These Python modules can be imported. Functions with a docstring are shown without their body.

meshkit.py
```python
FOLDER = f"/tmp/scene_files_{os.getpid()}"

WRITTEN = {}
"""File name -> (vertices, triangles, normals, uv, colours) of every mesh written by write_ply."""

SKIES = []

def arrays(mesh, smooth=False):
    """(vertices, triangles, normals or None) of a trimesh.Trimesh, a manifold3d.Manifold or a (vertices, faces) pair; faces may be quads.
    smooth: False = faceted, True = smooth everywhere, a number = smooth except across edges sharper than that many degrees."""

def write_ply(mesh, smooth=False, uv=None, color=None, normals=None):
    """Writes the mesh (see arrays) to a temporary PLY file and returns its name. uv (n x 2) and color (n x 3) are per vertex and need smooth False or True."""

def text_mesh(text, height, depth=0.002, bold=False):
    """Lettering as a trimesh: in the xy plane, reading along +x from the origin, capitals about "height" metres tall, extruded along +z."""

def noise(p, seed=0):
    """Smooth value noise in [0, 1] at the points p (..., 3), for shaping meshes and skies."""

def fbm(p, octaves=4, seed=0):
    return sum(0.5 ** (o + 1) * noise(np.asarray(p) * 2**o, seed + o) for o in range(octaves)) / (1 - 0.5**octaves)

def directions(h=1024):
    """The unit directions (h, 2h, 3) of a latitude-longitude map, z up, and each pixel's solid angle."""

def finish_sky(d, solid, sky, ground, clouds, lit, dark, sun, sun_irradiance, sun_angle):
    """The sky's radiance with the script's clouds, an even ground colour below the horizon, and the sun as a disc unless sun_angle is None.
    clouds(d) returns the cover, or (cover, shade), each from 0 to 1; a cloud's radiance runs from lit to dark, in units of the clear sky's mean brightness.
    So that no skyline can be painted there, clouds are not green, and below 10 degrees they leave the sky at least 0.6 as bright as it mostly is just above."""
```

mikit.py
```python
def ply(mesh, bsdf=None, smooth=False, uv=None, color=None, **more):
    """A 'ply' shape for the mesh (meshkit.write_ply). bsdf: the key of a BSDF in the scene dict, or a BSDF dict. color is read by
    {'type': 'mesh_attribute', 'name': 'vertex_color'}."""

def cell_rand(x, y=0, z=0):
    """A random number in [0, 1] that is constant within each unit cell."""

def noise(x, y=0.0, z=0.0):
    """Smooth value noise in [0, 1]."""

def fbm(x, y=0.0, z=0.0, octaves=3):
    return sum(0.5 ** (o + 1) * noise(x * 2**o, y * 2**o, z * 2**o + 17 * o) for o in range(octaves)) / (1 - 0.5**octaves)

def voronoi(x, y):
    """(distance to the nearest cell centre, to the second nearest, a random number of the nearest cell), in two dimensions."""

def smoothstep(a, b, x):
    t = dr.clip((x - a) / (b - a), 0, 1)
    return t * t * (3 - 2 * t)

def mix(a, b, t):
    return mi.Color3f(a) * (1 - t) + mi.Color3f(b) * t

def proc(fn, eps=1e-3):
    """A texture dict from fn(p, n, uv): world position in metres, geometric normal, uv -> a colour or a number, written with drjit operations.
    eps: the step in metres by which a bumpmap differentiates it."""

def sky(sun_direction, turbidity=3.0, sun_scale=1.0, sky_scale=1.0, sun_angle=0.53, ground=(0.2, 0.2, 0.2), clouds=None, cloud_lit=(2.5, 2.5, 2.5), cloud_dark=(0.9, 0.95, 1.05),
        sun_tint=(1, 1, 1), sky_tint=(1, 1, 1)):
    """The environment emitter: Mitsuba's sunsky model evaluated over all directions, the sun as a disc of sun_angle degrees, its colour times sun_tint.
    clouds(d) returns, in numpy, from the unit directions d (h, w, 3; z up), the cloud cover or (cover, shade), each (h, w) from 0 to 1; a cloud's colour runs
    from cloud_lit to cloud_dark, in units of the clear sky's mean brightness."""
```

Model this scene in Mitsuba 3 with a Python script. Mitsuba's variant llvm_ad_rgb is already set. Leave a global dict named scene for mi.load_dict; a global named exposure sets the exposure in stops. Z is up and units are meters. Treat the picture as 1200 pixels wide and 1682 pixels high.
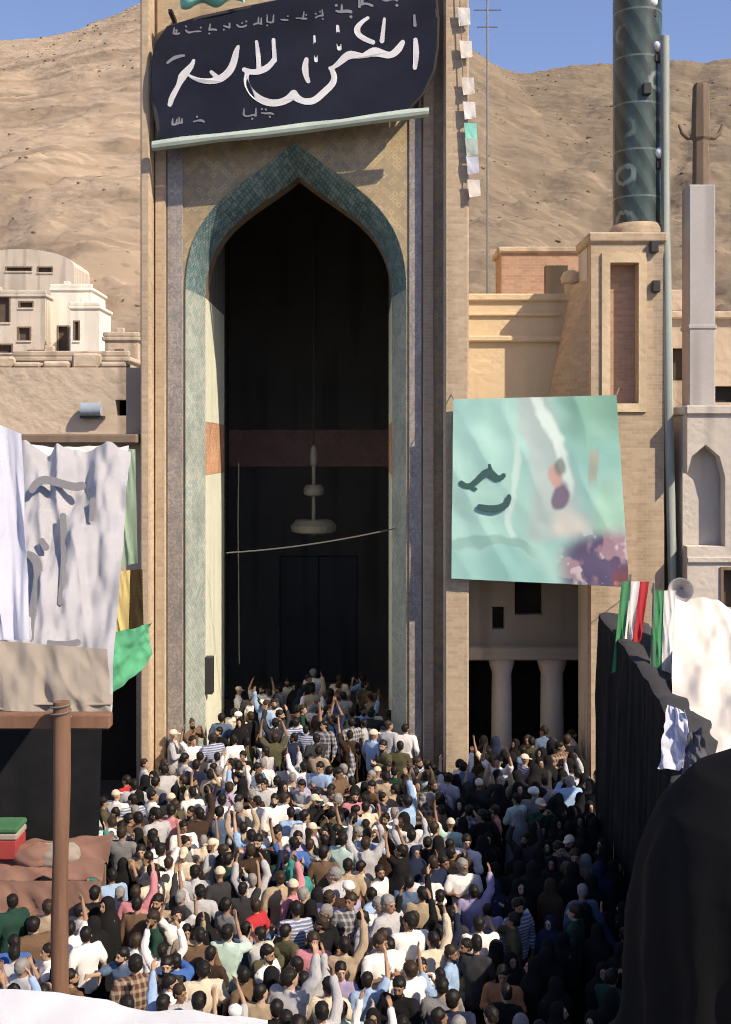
import math, random
import numpy as np, trimesh, mitsuba as mi, mikit, meshkit
import drjit as dr
from manifold3d import Manifold
from shapely.geometry import Polygon, Point, LineString, box as sbox
from shapely.ops import unary_union

T = mi.ScalarTransform4f
rng = np.random.default_rng(11)
random.seed(5)

# ------------------------------------------------------------------ camera, sky, exposure
F, YH, EYE = 1900.0, 738.0, 8.0            # focal length and horizon, planned on a 1200 x 1682 grid; eye height in metres
scene, labels = {}, {}
scene['camera'] = {'type': 'perspective', 'fov': 2 * math.degrees(math.atan(600 / F)), 'fov_axis': 'x',
                   'principal_point_offset_y': (841 - YH) / 1682.0,
                   'to_world': T().look_at(origin=[0, 0, EYE], target=[0, 10, EYE], up=[0, 0, 1]),
                   'near_clip': 0.1, 'far_clip': 8000.0}
SUN = (0.575, -0.50, 0.65)
scene['sky'] = mikit.sky(SUN, turbidity=3, sky_scale=1.0, sun_tint=(0.97, 1.0, 1.06), sky_tint=(1.20, 1.05, 1.18), ground=(0.3, 0.25, 0.2))
exposure = 1.95


def at(px, py, d):
    """the point that stands d metres in front of the eye at grid position (px, py)"""
    return np.array([(px - 600) / F * d, d, EYE - (py - YH) / F * d])


# ------------------------------------------------------------------ materials
noise, fbm, voronoi, cell_rand, smoothstep, mix, proc = mikit.noise, mikit.fbm, mikit.voronoi, mikit.cell_rand, mikit.smoothstep, mikit.mix, mikit.proc


def rgb(c): return {'type': 'rgb', 'value': [float(x) for x in c]}


def mat(name, c, rough=0.85, bump=None, bscale=1.0, spec=0.3, metal=0.0, **kw):
    base = c if isinstance(c, dict) else rgb(c)
    b = {'type': 'principled', 'base_color': base, 'roughness': rough, 'specular': spec, **kw}
    if metal: b['metallic'] = metal
    if bump is not None:
        b = {'type': 'bumpmap', 'arbitrary': bump, 'scale': bscale, 'nested_bsdf': b}
    scene[name] = {'type': 'twosided', 'nested': b}
    return name


def wall_u(p, n):
    return dr.select(dr.abs(n.x) > 0.7, p.y, p.x)


def brick_fn(c1, c2, mortar, bw=0.23, bh=0.075, dirt=0.35):
    def f(p, n, uv):
        u, v = wall_u(p, n), p.z
        row = dr.floor(v / bh)
        uu = u / bw + 0.5 * (row - 2 * dr.floor(row / 2))
        r = cell_rand(dr.floor(uu), row, 3)
        fu, fv = uu - dr.floor(uu), v / bh - row
        joint = smoothstep(0.0, 0.07, fu) * smoothstep(1.0, 0.93, fu) * smoothstep(0.0, 0.16, fv) * smoothstep(1.0, 0.84, fv)
        col = mix(c1, c2, r)
        st = fbm(u * 0.9, p.y * 0.3, v * 0.45, 4)
        col = col * (1 - dirt * 0.5 + dirt * st) * (0.94 + 0.12 * noise(u * 14, v * 14, 2))
        drip = smoothstep(0.55, 0.85, noise(u * 2.3, 0.0, v * 0.18))
        col = col * (1 - 0.22 * drip)
        return mix(mortar, col, joint * 0.7 + 0.3)
    return f


def plaster_fn(c, var=0.3, sc=0.7, streak=0.25):
    def f(p, n, uv):
        u, v = wall_u(p, n), p.z
        s = fbm(u * sc + 3.1, v * sc, p.y * 0.2, 4)
        g = noise(u * 22, v * 22, 1.5)
        d = smoothstep(0.5, 0.9, noise(u * 3.1, 4.0, v * 0.22))
        return mi.Color3f(c) * (1 - var * 0.5 + var * s) * (0.95 + 0.1 * g) * (1 - streak * d)
    return f


def rough_bump(scale, oct=4):
    return proc(lambda p, n, uv: fbm(p.x * scale, p.y * scale, p.z * scale, oct), eps=0.01)


def tile_fn(cols, cell, joint=(0.35, 0.33, 0.3), star=True):
    """small glazed mosaic: repeated lozenges and stars, each tessera with its own tone"""
    def f(p, n, uv):
        u, v = wall_u(p, n) / cell, p.z / cell
        a, b = u + v, u - v
        fa, fb = a - dr.floor(a), b - dr.floor(b)
        edge = dr.minimum(dr.minimum(fa, 1 - fa), dr.minimum(fb, 1 - fb))
        r = cell_rand(dr.floor(a), dr.floor(b), 5)
        col = mi.Color3f(cols[0])
        for k in range(1, len(cols)):
            col = dr.select(r > k / len(cols), mi.Color3f(cols[k]), col)
        if star:
            cu, cv = fa - 0.5, fb - 0.5
            rr = dr.sqrt(cu * cu + cv * cv)
            col = dr.select(rr < 0.2, mi.Color3f(cols[-1]), col)
        col = mix(joint, col, smoothstep(0.02, 0.09, edge))
        st = fbm(u * 0.3, v * 0.2, 1.0, 3)
        return col * (0.75 + 0.5 * st)
    return f


TAN1, TAN2, MORT = (0.50, 0.395, 0.275), (0.415, 0.315, 0.215), (0.46, 0.38, 0.285)
mat('m_brick', proc(brick_fn(TAN1, TAN2, MORT)), 0.9, bump=proc(lambda p, n, uv: mi.luminance(brick_fn((.5,) * 3, (.4,) * 3, (0.1,) * 3, dirt=0.1)(p, n, uv)), eps=0.004), bscale=0.012)
mat('m_brick_pink', proc(brick_fn((0.46, 0.30, 0.21), (0.37, 0.235, 0.165), (0.42, 0.33, 0.26))), 0.9)
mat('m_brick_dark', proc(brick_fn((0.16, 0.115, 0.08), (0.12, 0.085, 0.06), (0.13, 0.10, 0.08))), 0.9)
mat('m_mosaic', proc(tile_fn([(0.30, 0.26, 0.235), (0.24, 0.205, 0.19), (0.38, 0.33, 0.28), (0.34, 0.265, 0.20), (0.19, 0.19, 0.195)], 0.06)), 0.3, spec=0.5)
mat('m_tile_pale', proc(tile_fn([(0.34, 0.40, 0.36), (0.40, 0.45, 0.40), (0.27, 0.36, 0.33), (0.44, 0.46, 0.41)], 0.13, (0.30, 0.32, 0.29))), 0.35, spec=0.45)
mat('m_tile_teal', proc(tile_fn([(0.13, 0.22, 0.23), (0.16, 0.255, 0.26), (0.095, 0.17, 0.195), (0.25, 0.33, 0.325)], 0.11, (0.10, 0.14, 0.145))), 0.25, spec=0.5)
mat('m_spandrel', proc(tile_fn([(0.40, 0.31, 0.17), (0.36, 0.27, 0.15), (0.44, 0.35, 0.20), (0.30, 0.25, 0.17)], 0.16, (0.33, 0.27, 0.18))), 0.45, spec=0.4)
mat('m_cream', proc(plaster_fn((0.72, 0.74, 0.60), 0.15, 0.9, 0.12)), 0.4, spec=0.4)
mat('m_orange', proc(tile_fn([(0.60, 0.30, 0.17), (0.52, 0.24, 0.13), (0.62, 0.40, 0.26)], 0.14, (0.5, 0.35, 0.25))), 0.4)
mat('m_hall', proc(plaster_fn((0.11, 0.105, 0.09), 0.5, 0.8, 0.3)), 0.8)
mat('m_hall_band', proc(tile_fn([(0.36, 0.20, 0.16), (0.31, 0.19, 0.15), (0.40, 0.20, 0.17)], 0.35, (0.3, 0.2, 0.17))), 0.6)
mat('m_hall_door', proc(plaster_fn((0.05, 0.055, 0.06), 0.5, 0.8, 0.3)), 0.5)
mat('m_wall_cream', proc(plaster_fn((0.62, 0.49, 0.32), 0.22, 0.6, 0.18)), 0.9, bump=rough_bump(9.0), bscale=0.02)
mat('m_wall_grey', proc(plaster_fn((0.36, 0.32, 0.27), 0.35, 0.7, 0.25)), 0.9, bump=rough_bump(9.0), bscale=0.02)
mat('m_wall_stone', proc(plaster_fn((0.52, 0.47, 0.41), 0.35, 0.7, 0.25)), 0.9, bump=rough_bump(9.0), bscale=0.02)
mat('m_wall_mud', proc(plaster_fn((0.50, 0.41, 0.31), 0.4, 0.8, 0.3)), 0.95, bump=rough_bump(5.0), bscale=0.05)
mat('m_house_white', proc(plaster_fn((0.80, 0.76, 0.66), 0.15, 0.5, 0.15)), 0.9)
mat('m_house_pale', proc(plaster_fn((0.55, 0.49, 0.41), 0.35, 0.5, 0.25)), 0.9)
mat('m_porch_wall', proc(plaster_fn((0.36, 0.35, 0.335), 0.3, 0.7, 0.25)), 0.9)
mat('m_porch_column', proc(plaster_fn((0.60, 0.60, 0.62), 0.2, 0.9, 0.2)), 0.7)
mat('m_stone_pillar', proc(plaster_fn((0.42, 0.40, 0.39), 0.25, 0.8, 0.25)), 0.85)
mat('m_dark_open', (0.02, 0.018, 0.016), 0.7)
mat('m_shutter', proc(plaster_fn((0.10, 0.075, 0.055), 0.4, 3.0, 0.3)), 0.7)
mat('m_wood', proc(lambda p, n, uv: mix((0.24, 0.135, 0.085), (0.13, 0.07, 0.045), fbm(p.x * 30, p.y * 30, p.z * 1.6, 4)) * (0.75 + 0.5 * noise(p.x * 3, p.y * 3, p.z * 0.9))), 0.75)
mat('m_wood_brown', proc(lambda p, n, uv: mix((0.23, 0.17, 0.125), (0.15, 0.11, 0.08), fbm(p.x * 8, p.y * 8, p.z * 2.0, 4))), 0.85)
mat('m_metal', (0.25, 0.25, 0.25), 0.45, metal=0.7)
mat('m_metal_dark', (0.05, 0.05, 0.05), 0.5, metal=0.3)
mat('m_globe', (0.85, 0.85, 0.88), 0.15, spec=0.5)
mat('m_rope', (0.16, 0.15, 0.13), 0.9)
mat('m_pipe', proc(plaster_fn((0.34, 0.38, 0.34), 0.3, 1.5, 0.35)), 0.6)
mat('m_brass', (0.30, 0.285, 0.235), 0.5, metal=0.2)


def minaret_fn(p, n, uv):
    cx, cy = 6.2, 26.4
    ang = dr.atan2(p.y - cy, p.x - cx) / (2 * math.pi)
    v = p.z / 1.05
    u = ang * 8
    a = u + v * 1.5
    fa = a - dr.floor(a)
    base = mix((0.060, 0.090, 0.080), (0.035, 0.050, 0.048), smoothstep(0.3, 0.7, fa))
    vb = v - dr.floor(v)
    uu = u * 0.5 - dr.floor(u * 0.5) - 0.5
    rr = dr.sqrt(uu * uu * 2.2 + (vb - 0.5) * (vb - 0.5) * 5)
    ring = smoothstep(0.33, 0.42, rr + 0.12 * noise(ang * 60, p.z * 8)) * smoothstep(0.62, 0.52, rr + 0.12 * noise(ang * 60, p.z * 8))
    patch = smoothstep(0.35, 0.7, noise(ang * 9, p.z * 0.8, 4.0))
    base = mix(base, (0.24, 0.30, 0.29), 0.7 * ring * patch)
    b = dr.abs(vb - 0.03)
    base = mix((0.13, 0.16, 0.15), base, smoothstep(0.01, 0.03, b))
    return base * (0.7 + 0.6 * fbm(ang * 40, p.z * 5, 2.0, 3))


mat('m_minaret', proc(minaret_fn), 0.3, spec=0.5)


def hill_fn(p, n, uv):
    a = fbm(p.x * 0.035, p.y * 0.02, p.z * 0.06, 5)
    b = fbm(p.x * 0.25, p.y * 0.18, p.z * 0.3, 4)
    st = noise(p.x * 0.02 + p.z * 0.25 + 2 * a, p.z * 0.5 - p.x * 0.06, 1.0)
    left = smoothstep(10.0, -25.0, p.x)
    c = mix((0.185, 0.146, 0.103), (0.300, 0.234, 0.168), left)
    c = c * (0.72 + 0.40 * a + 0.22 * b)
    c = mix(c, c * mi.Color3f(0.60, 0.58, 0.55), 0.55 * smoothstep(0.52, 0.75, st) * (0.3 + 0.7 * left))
    tr = dr.abs(noise(p.x * 0.05 + p.z * 0.035, p.z * 0.02 - p.x * 0.012, 6.0) - 0.5)
    c = mix(c, c * 1.25, 0.8 * smoothstep(0.025, 0.008, tr))
    scrub = smoothstep(0.70, 0.78, noise(p.x * 0.9, p.y * 0.9, p.z * 0.9)) * smoothstep(0.45, 0.65, b)
    return mix(c, (0.14, 0.125, 0.08), 0.55 * scrub)


mat('m_hill', proc(hill_fn), 0.95, bump=proc(lambda p, n, uv: fbm(p.x * 0.7, p.y * 0.7, p.z * 0.9, 5), eps=0.1), bscale=0.5)
mat('m_ground', proc(lambda p, n, uv: mix((0.10, 0.09, 0.078), (0.15, 0.135, 0.115), fbm(p.x * 0.7, p.y * 0.7, 0.0, 5)) * (0.85 + 0.3 * noise(p.x * 9, p.y * 9))), 0.9)
mat('m_step', proc(plaster_fn((0.42, 0.39, 0.34), 0.3, 1.5, 0.1)), 0.7)


def cloth_mat(name, c, var=0.12, rough=0.9, sc=3.0):
    return mat(name, proc(lambda p, n, uv: mi.Color3f(c) * (1 - var + 2 * var * fbm(p.x * sc, p.y * sc, p.z * sc, 4))), rough, spec=0.15)


cloth_mat('c_banner', (0.014, 0.016, 0.031), 0.35, 0.8, 1.6)
mat('c_letter', (0.62, 0.63, 0.66), 0.8)
mat('c_letter_dim', (0.20, 0.21, 0.24), 0.8)
cloth_mat('c_hem', (0.42, 0.50, 0.45), 0.2)
cloth_mat('c_turquoise', (0.25, 0.62, 0.52), 0.3)
cloth_mat('c_white_blue', (0.52, 0.54, 0.64), 0.08)
cloth_mat('c_white_grey', (0.40, 0.40, 0.425), 0.15)
cloth_mat('c_beige', (0.34, 0.30, 0.255), 0.2)
mat('c_print_grey', (0.19, 0.19, 0.205), 0.9)
cloth_mat('c_green', (0.11, 0.40, 0.22), 0.2)
cloth_mat('c_green_pale', (0.30, 0.40, 0.28), 0.2)
cloth_mat('c_yellow', (0.70, 0.55, 0.22), 0.15)
cloth_mat('c_blackgold', (0.05, 0.035, 0.015), 0.3)
cloth_mat('c_canvas', (0.68, 0.63, 0.57), 0.10)
cloth_mat('c_canvas_white', (0.62, 0.64, 0.68), 0.10)
mat('m_tank', proc(plaster_fn((0.30, 0.36, 0.42), 0.4, 2.0, 0.3)), 0.6)
cloth_mat('c_black', (0.015, 0.016, 0.018), 0.4)
cloth_mat('c_black_top', (0.045, 0.045, 0.05), 0.4)
cloth_mat('w_grey_cloth', (0.10, 0.10, 0.12), 0.3)
cloth_mat('c_chador', (0.007, 0.007, 0.0075), 0.3)
cloth_mat('c_flag_green', (0.07, 0.25, 0.11), 0.1)
cloth_mat('c_flag_white', (0.70, 0.68, 0.66), 0.08)
cloth_mat('c_flag_red', (0.42, 0.04, 0.05), 0.1)
cloth_mat('c_box_red', (0.30, 0.05, 0.05), 0.3)
cloth_mat('c_box_green', (0.06, 0.16, 0.08), 0.3)
cloth_mat('c_pink', (0.25, 0.145, 0.115), 0.3)
mat('c_letter_green', (0.045, 0.105, 0.10), 0.8)

# ------------------------------------------------------------------ helpers


def numbered(key):
    if key not in scene and key not in labels: return key
    k = 1
    while f'{key}_{k:03d}' in scene or f'{key}_{k:03d}' in labels: k += 1
    return f'{key}_{k:03d}'


def thing(name, label, cat, group=None, kind=None):
    key = numbered(name)
    labels[key] = {'label': label, 'category': cat}
    if group: labels[key]['group'] = group
    if kind: labels[key]['kind'] = kind
    return key


def obj(name, mesh, m, parent=None, smooth=False, label=None, **kw):
    key = numbered(f'{parent}__{name}' if parent else name)
    scene[key] = mikit.ply(mesh, m, smooth=smooth, **kw)
    if label: labels[key] = {'label': label}
    return key


def single(name, mesh, m, label, cat, smooth=False, group=None):
    key = obj(name, mesh, m, None, smooth)
    labels[key] = {'label': label, 'category': cat}
    if group: labels[key]['group'] = group
    return key


def struct(name, mesh, m, smooth=False):
    key = obj(name, mesh, m, None, smooth)
    labels[key] = {'label': name.replace('_', ' '), 'kind': 'structure'}
    return key


def box(x0, x1, y0, y1, z0, z1, bev=0.0):
    sx, sy, sz = x1 - x0, y1 - y0, z1 - z0
    if bev:
        b = min(bev, sx / 3, sy / 3, sz / 3)
        pts = []
        for i in (-1, 1):
            for j in (-1, 1):
                for k in (-1, 1):
                    for e in ((b, b, 0), (b, 0, b), (0, b, b)):
                        pts.append([i * (sx / 2 - e[0]), j * (sy / 2 - e[1]), k * (sz / 2 - e[2])])
        m = trimesh.convex.convex_hull(np.array(pts))
    else:
        m = trimesh.creation.box((sx, sy, sz))
    m.apply_translation([(x0 + x1) / 2, (y0 + y1) / 2, (z0 + z1) / 2])
    return m


def cat_m(*ms): return trimesh.util.concatenate([m for m in ms])


def prism(poly, y0, y1):
    """shapely polygon in (x, z) pushed from y0 to y1"""
    out = []
    for g in getattr(poly, 'geoms', [poly]):
        m = trimesh.creation.extrude_polygon(g, y1 - y0, engine='earcut')
        v = m.vertices
        m = trimesh.Trimesh(np.stack([v[:, 0], y1 - v[:, 2], v[:, 1]], 1), m.faces, process=False)
        out.append(m)
    return cat_m(*out)


def tube(pts, r, sides=8):
    p = np.asarray(pts, float)
    r = np.broadcast_to(r, (len(p),))
    t = np.gradient(p, axis=0); t /= np.linalg.norm(t, axis=1, keepdims=True)
    ref = np.eye(3)[np.argmin(np.abs(t).max(0))]
    a = np.cross(t, ref); a /= np.linalg.norm(a, axis=1, keepdims=True); b = np.cross(t, a)
    ang = np.arange(sides) * 2 * np.pi / sides
    v = p[:, None] + r[:, None, None] * (np.cos(ang)[None, :, None] * a[:, None] + np.sin(ang)[None, :, None] * b[:, None])
    n = len(p); f = []
    for i in range(n - 1):
        for j in range(sides):
            q = [i * sides + j, i * sides + (j + 1) % sides, (i + 1) * sides + (j + 1) % sides, (i + 1) * sides + j]
            f += [[q[0], q[1], q[2]], [q[0], q[2], q[3]]]
    v = v.reshape(-1, 3); c0, c1 = len(v), len(v) + 1
    v = np.vstack([v, p[0], p[-1]])
    for j in range(sides):
        f += [[c0, (j + 1) % sides, j], [c1, (n - 1) * sides + j, (n - 1) * sides + (j + 1) % sides]]
    m = trimesh.Trimesh(v, f, process=False); m.fix_normals()
    return m


def lathe(prof, cx, cy, n=24):
    """prof: list of (r, z)"""
    prof = np.array(prof, float); ang = np.arange(n) * 2 * np.pi / n
    v = np.stack([cx + prof[:, :1] * np.cos(ang), cy + prof[:, :1] * np.sin(ang), np.repeat(prof[:, 1:], n, 1)], -1).reshape(-1, 3)
    f = []
    for i in range(len(prof) - 1):
        for j in range(n):
            q = [i * n + j, i * n + (j + 1) % n, (i + 1) * n + (j + 1) % n, (i + 1) * n + j]
            f += [[q[0], q[1], q[2]], [q[0], q[2], q[3]]]
    return trimesh.Trimesh(v, f, process=False)


def grid_mesh(P):
    """P: (nv, nu, 3) points -> quad sheet"""
    nv, nu = P.shape[:2]
    i = np.arange(nv * nu).reshape(nv, nu)
    a, b, c, d = i[:-1, :-1].ravel(), i[:-1, 1:].ravel(), i[1:, 1:].ravel(), i[1:, :-1].ravel()
    return trimesh.Trimesh(P.reshape(-1, 3), np.vstack([np.stack([a, b, c], 1), np.stack([a, c, d], 1)]), process=False)


def sheet(c00, c10, c11, c01, nu=40, nv=40, fold=0.0, ffreq=7.0, sag=0.0, seed=0, thick=0.012, axis=None, vert=True):
    """cloth between four corners (bottom-left, bottom-right, top-right, top-left), with folds, sag, and a little thickness"""
    u, v = np.meshgrid(np.linspace(0, 1, nu), np.linspace(0, 1, nv))
    u_, v_ = u[..., None], v[..., None]
    P = (1 - u_) * (1 - v_) * np.array(c00) + u_ * (1 - v_) * np.array(c10) + u_ * v_ * np.array(c11) + (1 - u_) * v_ * np.array(c01)
    n = np.cross(np.array(c10) - np.array(c00), np.array(c01) - np.array(c00)); n = n / np.linalg.norm(n)
    q = np.stack([u * ffreq, v * (1.2 if vert else ffreq), 0 * u + seed], -1)
    w = meshkit.fbm(q, 3, seed) - 0.5
    w2 = np.abs(meshkit.noise(np.stack([u * ffreq * 1.3 + v * 2.5, v * 1.7 - u, 0 * u + 3 + seed], -1), seed) - 0.5)
    env = 0.35 + 0.65 * (1 - v) if vert else np.ones_like(v)
    P = P + n * ((fold * (w * 1.3 + 0.8 * (0.25 - w2)) * env)[..., None])
    P[..., 2] -= sag * 4 * u * (1 - u) * (0.3 + 0.7 * (1 - v) * v * 4)
    Q = P + n * thick
    A, B = grid_mesh(P), grid_mesh(Q[:, ::-1])
    # rim
    rim = []
    idx = lambda s: [(0, s) for s in range(nu)] + [(s, nu - 1) for s in range(1, nv)]
    loop = [(0, j) for j in range(nu)] + [(i, nu - 1) for i in range(1, nv)] + [(nv - 1, j) for j in range(nu - 2, -1, -1)] + [(i, 0) for i in range(nv - 2, 0, -1)]
    L = np.array([P[a, b] for a, b in loop]); M = np.array([Q[a, b] for a, b in loop]); k = len(L)
    f = []
    for i in range(k):
        j = (i + 1) % k
        f += [[i, k + i, k + j], [i, k + j, j]]
    return cat_m(A, B, trimesh.Trimesh(np.vstack([L, M]), f, process=False))


def stroke(pts, w):
    pts = np.array(pts, float); w = np.broadcast_to(np.array(w, float), (len(pts),))
    # rounder path
    if len(pts) > 2:
        from scipy.interpolate import CubicSpline
        s = np.r_[0, np.cumsum(np.linalg.norm(np.diff(pts, axis=0), axis=1))]
        t = np.linspace(0, s[-1], 6 * len(pts))
        pts = CubicSpline(s, pts)(t); w = np.interp(t, s, w)
    parts = [unary_union([Point(pts[i]).buffer(w[i] / 2, 6), Point(pts[i + 1]).buffer(w[i + 1] / 2, 6)]).convex_hull for i in range(len(pts) - 1)]
    return unary_union(parts)


def print_mesh(poly, depth_at, lift=0.012, thick=0.006, off=0.0):
    """flat print or applique from a polygon on the planning grid; depth_at(px, py) = distance of the surface that carries it"""
    out = []
    for g in getattr(poly, 'geoms', [poly]):
        if g.area < 1: continue
        m = trimesh.creation.extrude_polygon(g.simplify(0.25), 1.0, engine='earcut')
        v = m.vertices
        P = np.array([at(a, b, depth_at(a, b) - off) for a, b in v[:, :2]])
        P[:, 1] -= lift + thick * (1 - v[:, 2])
        out.append(trimesh.Trimesh(P, m.faces, process=False))
    return cat_m(*out)


# ------------------------------------------------------------------ setting: ground and hills
g = trimesh.creation.box((6000, 6000, 0.4)); g.apply_translation([0, 2000, -0.2])
struct('ground', g, 'm_ground')


def ridge(x):
    return np.interp(x, [-400, -160, -82, -65, -51, -20, 5, 24, 34, 55, 82, 160, 400], [64, 92, 101.5, 104, 109, 114, 110, 99, 94.5, 95, 97.5, 90, 60])


def hill_height(x, y):
    t = np.clip((y - 42) / (262 - 42), 0, None)
    up = np.where(t <= 1, t ** 1.36, 1 - 0.25 * (t - 1))
    q = np.stack([x * 0.03 + y * 0.012, y * 0.012, 0 * x], -1)
    gul = np.abs(meshkit.noise(q * 1.9, 3) - 0.5) * 2
    gul2 = np.abs(meshkit.noise(np.stack([x * 0.10 - y * 0.035, y * 0.02, 0 * x], -1), 7) - 0.5) * 2
    rough = meshkit.fbm(np.stack([x * 0.09, y * 0.09, 0 * x], -1), 5, 11) - 0.5
    band = meshkit.fbm(np.stack([x * 0.02, y * 0.16, 0 * x], -1), 3, 5) - 0.5
    rock = np.abs(meshkit.fbm(np.stack([x * 0.32 + y * 0.05, y * 0.22, 0 * x], -1), 4, 21) - 0.5) * 2 - 0.25
    env = np.clip(t * 3, 0, 1) * np.clip(1.25 - t * 0.75, 0.3, 1)
    left = np.clip((5 - x) / 30, 0, 1)
    return -0.6 + ridge(x) * up + env * (4.0 * (gul - 0.4) + 2.2 * (gul2 - 0.4) + 4.0 * rough + 4.5 * band * (0.25 + 0.75 * left) * np.clip(t, 0, 1) + 1.7 * rock)


xs, ys = np.linspace(-170, 170, 420), np.r_[np.linspace(42, 290, 360), np.linspace(300, 600, 20)]
X, Y = np.meshgrid(xs, ys)
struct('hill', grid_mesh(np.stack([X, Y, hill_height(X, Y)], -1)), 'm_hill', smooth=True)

def scatter(name, label, n, size, m, seed, squash, dens):
    r = np.random.default_rng(seed); base = trimesh.creation.icosphere(1); out = []
    while len(out) < n:
        x, y = r.uniform(-120, 120), r.uniform(70, 268)
        if abs(x) > 0.36 * y or meshkit.noise(np.array([x * 0.07, y * 0.05, 1.0]), seed) < dens: continue
        v = np.array(base.vertices); v = v * (0.7 + 0.6 * meshkit.noise(v * 1.3 + len(out) * 1.7, seed))[:, None]
        sz = size * r.uniform(0.35, 1.0) ** 1.5
        v = v * sz * np.array([r.uniform(.8, 1.3), r.uniform(.8, 1.3), squash])
        out.append(trimesh.Trimesh(v + [x, y, float(hill_height(np.array(x), np.array(y))) + 0.1 * sz], base.faces, process=False))
    k = obj(name, cat_m(*out), m)
    labels[k] = {'label': label, 'category': name.split('_')[-1], 'kind': 'stuff'}


cloth_mat('m_rock', (0.25, 0.20, 0.145), 0.4, 0.95, 0.8)
cloth_mat('m_scrub', (0.16, 0.135, 0.088), 0.4, 0.95, 2.0)
scatter('hillside_rocks', 'loose rocks strewn over the bare hillside', 550, 0.36, 'm_rock', 3, 0.6, 0.42)
scatter('hillside_scrub', 'sparse dry scrub on the bare hillside', 320, 0.34, 'm_scrub', 8, 0.6, 0.5)

# ------------------------------------------------------------------ portal of the shrine
CX = -1.5
por = thing('shrine_portal', 'tall tan brick and tile portal with a pointed arch around a dark opening', 'gate')


def arch_half(hw, spring, apex, n=22):
    rise = apex - spring
    P = np.array([[-hw, spring], [-hw, spring + 0.60 * rise], [-0.46 * hw, apex - 0.30 * rise], [0, apex]])
    t = np.linspace(0, 1, n)[:, None]
    return (1 - t) ** 3 * P[0] + 3 * t * (1 - t) ** 2 * P[1] + 3 * t * t * (1 - t) * P[2] + t ** 3 * P[3]


def arch_poly(hw, spring, apex, base):
    h = arch_half(hw, spring, apex)
    pts = np.vstack([[[-hw, base]], h, np.stack([-h[::-1, 0], h[::-1, 1]], 1)[1:], [[hw, base]]])
    pts[:, 0] += CX
    return Polygon(pts)


OUT, INN = (2.38, 11.45, 14.62), (2.09, 11.40, 14.12)
TOP = 20.5
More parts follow.
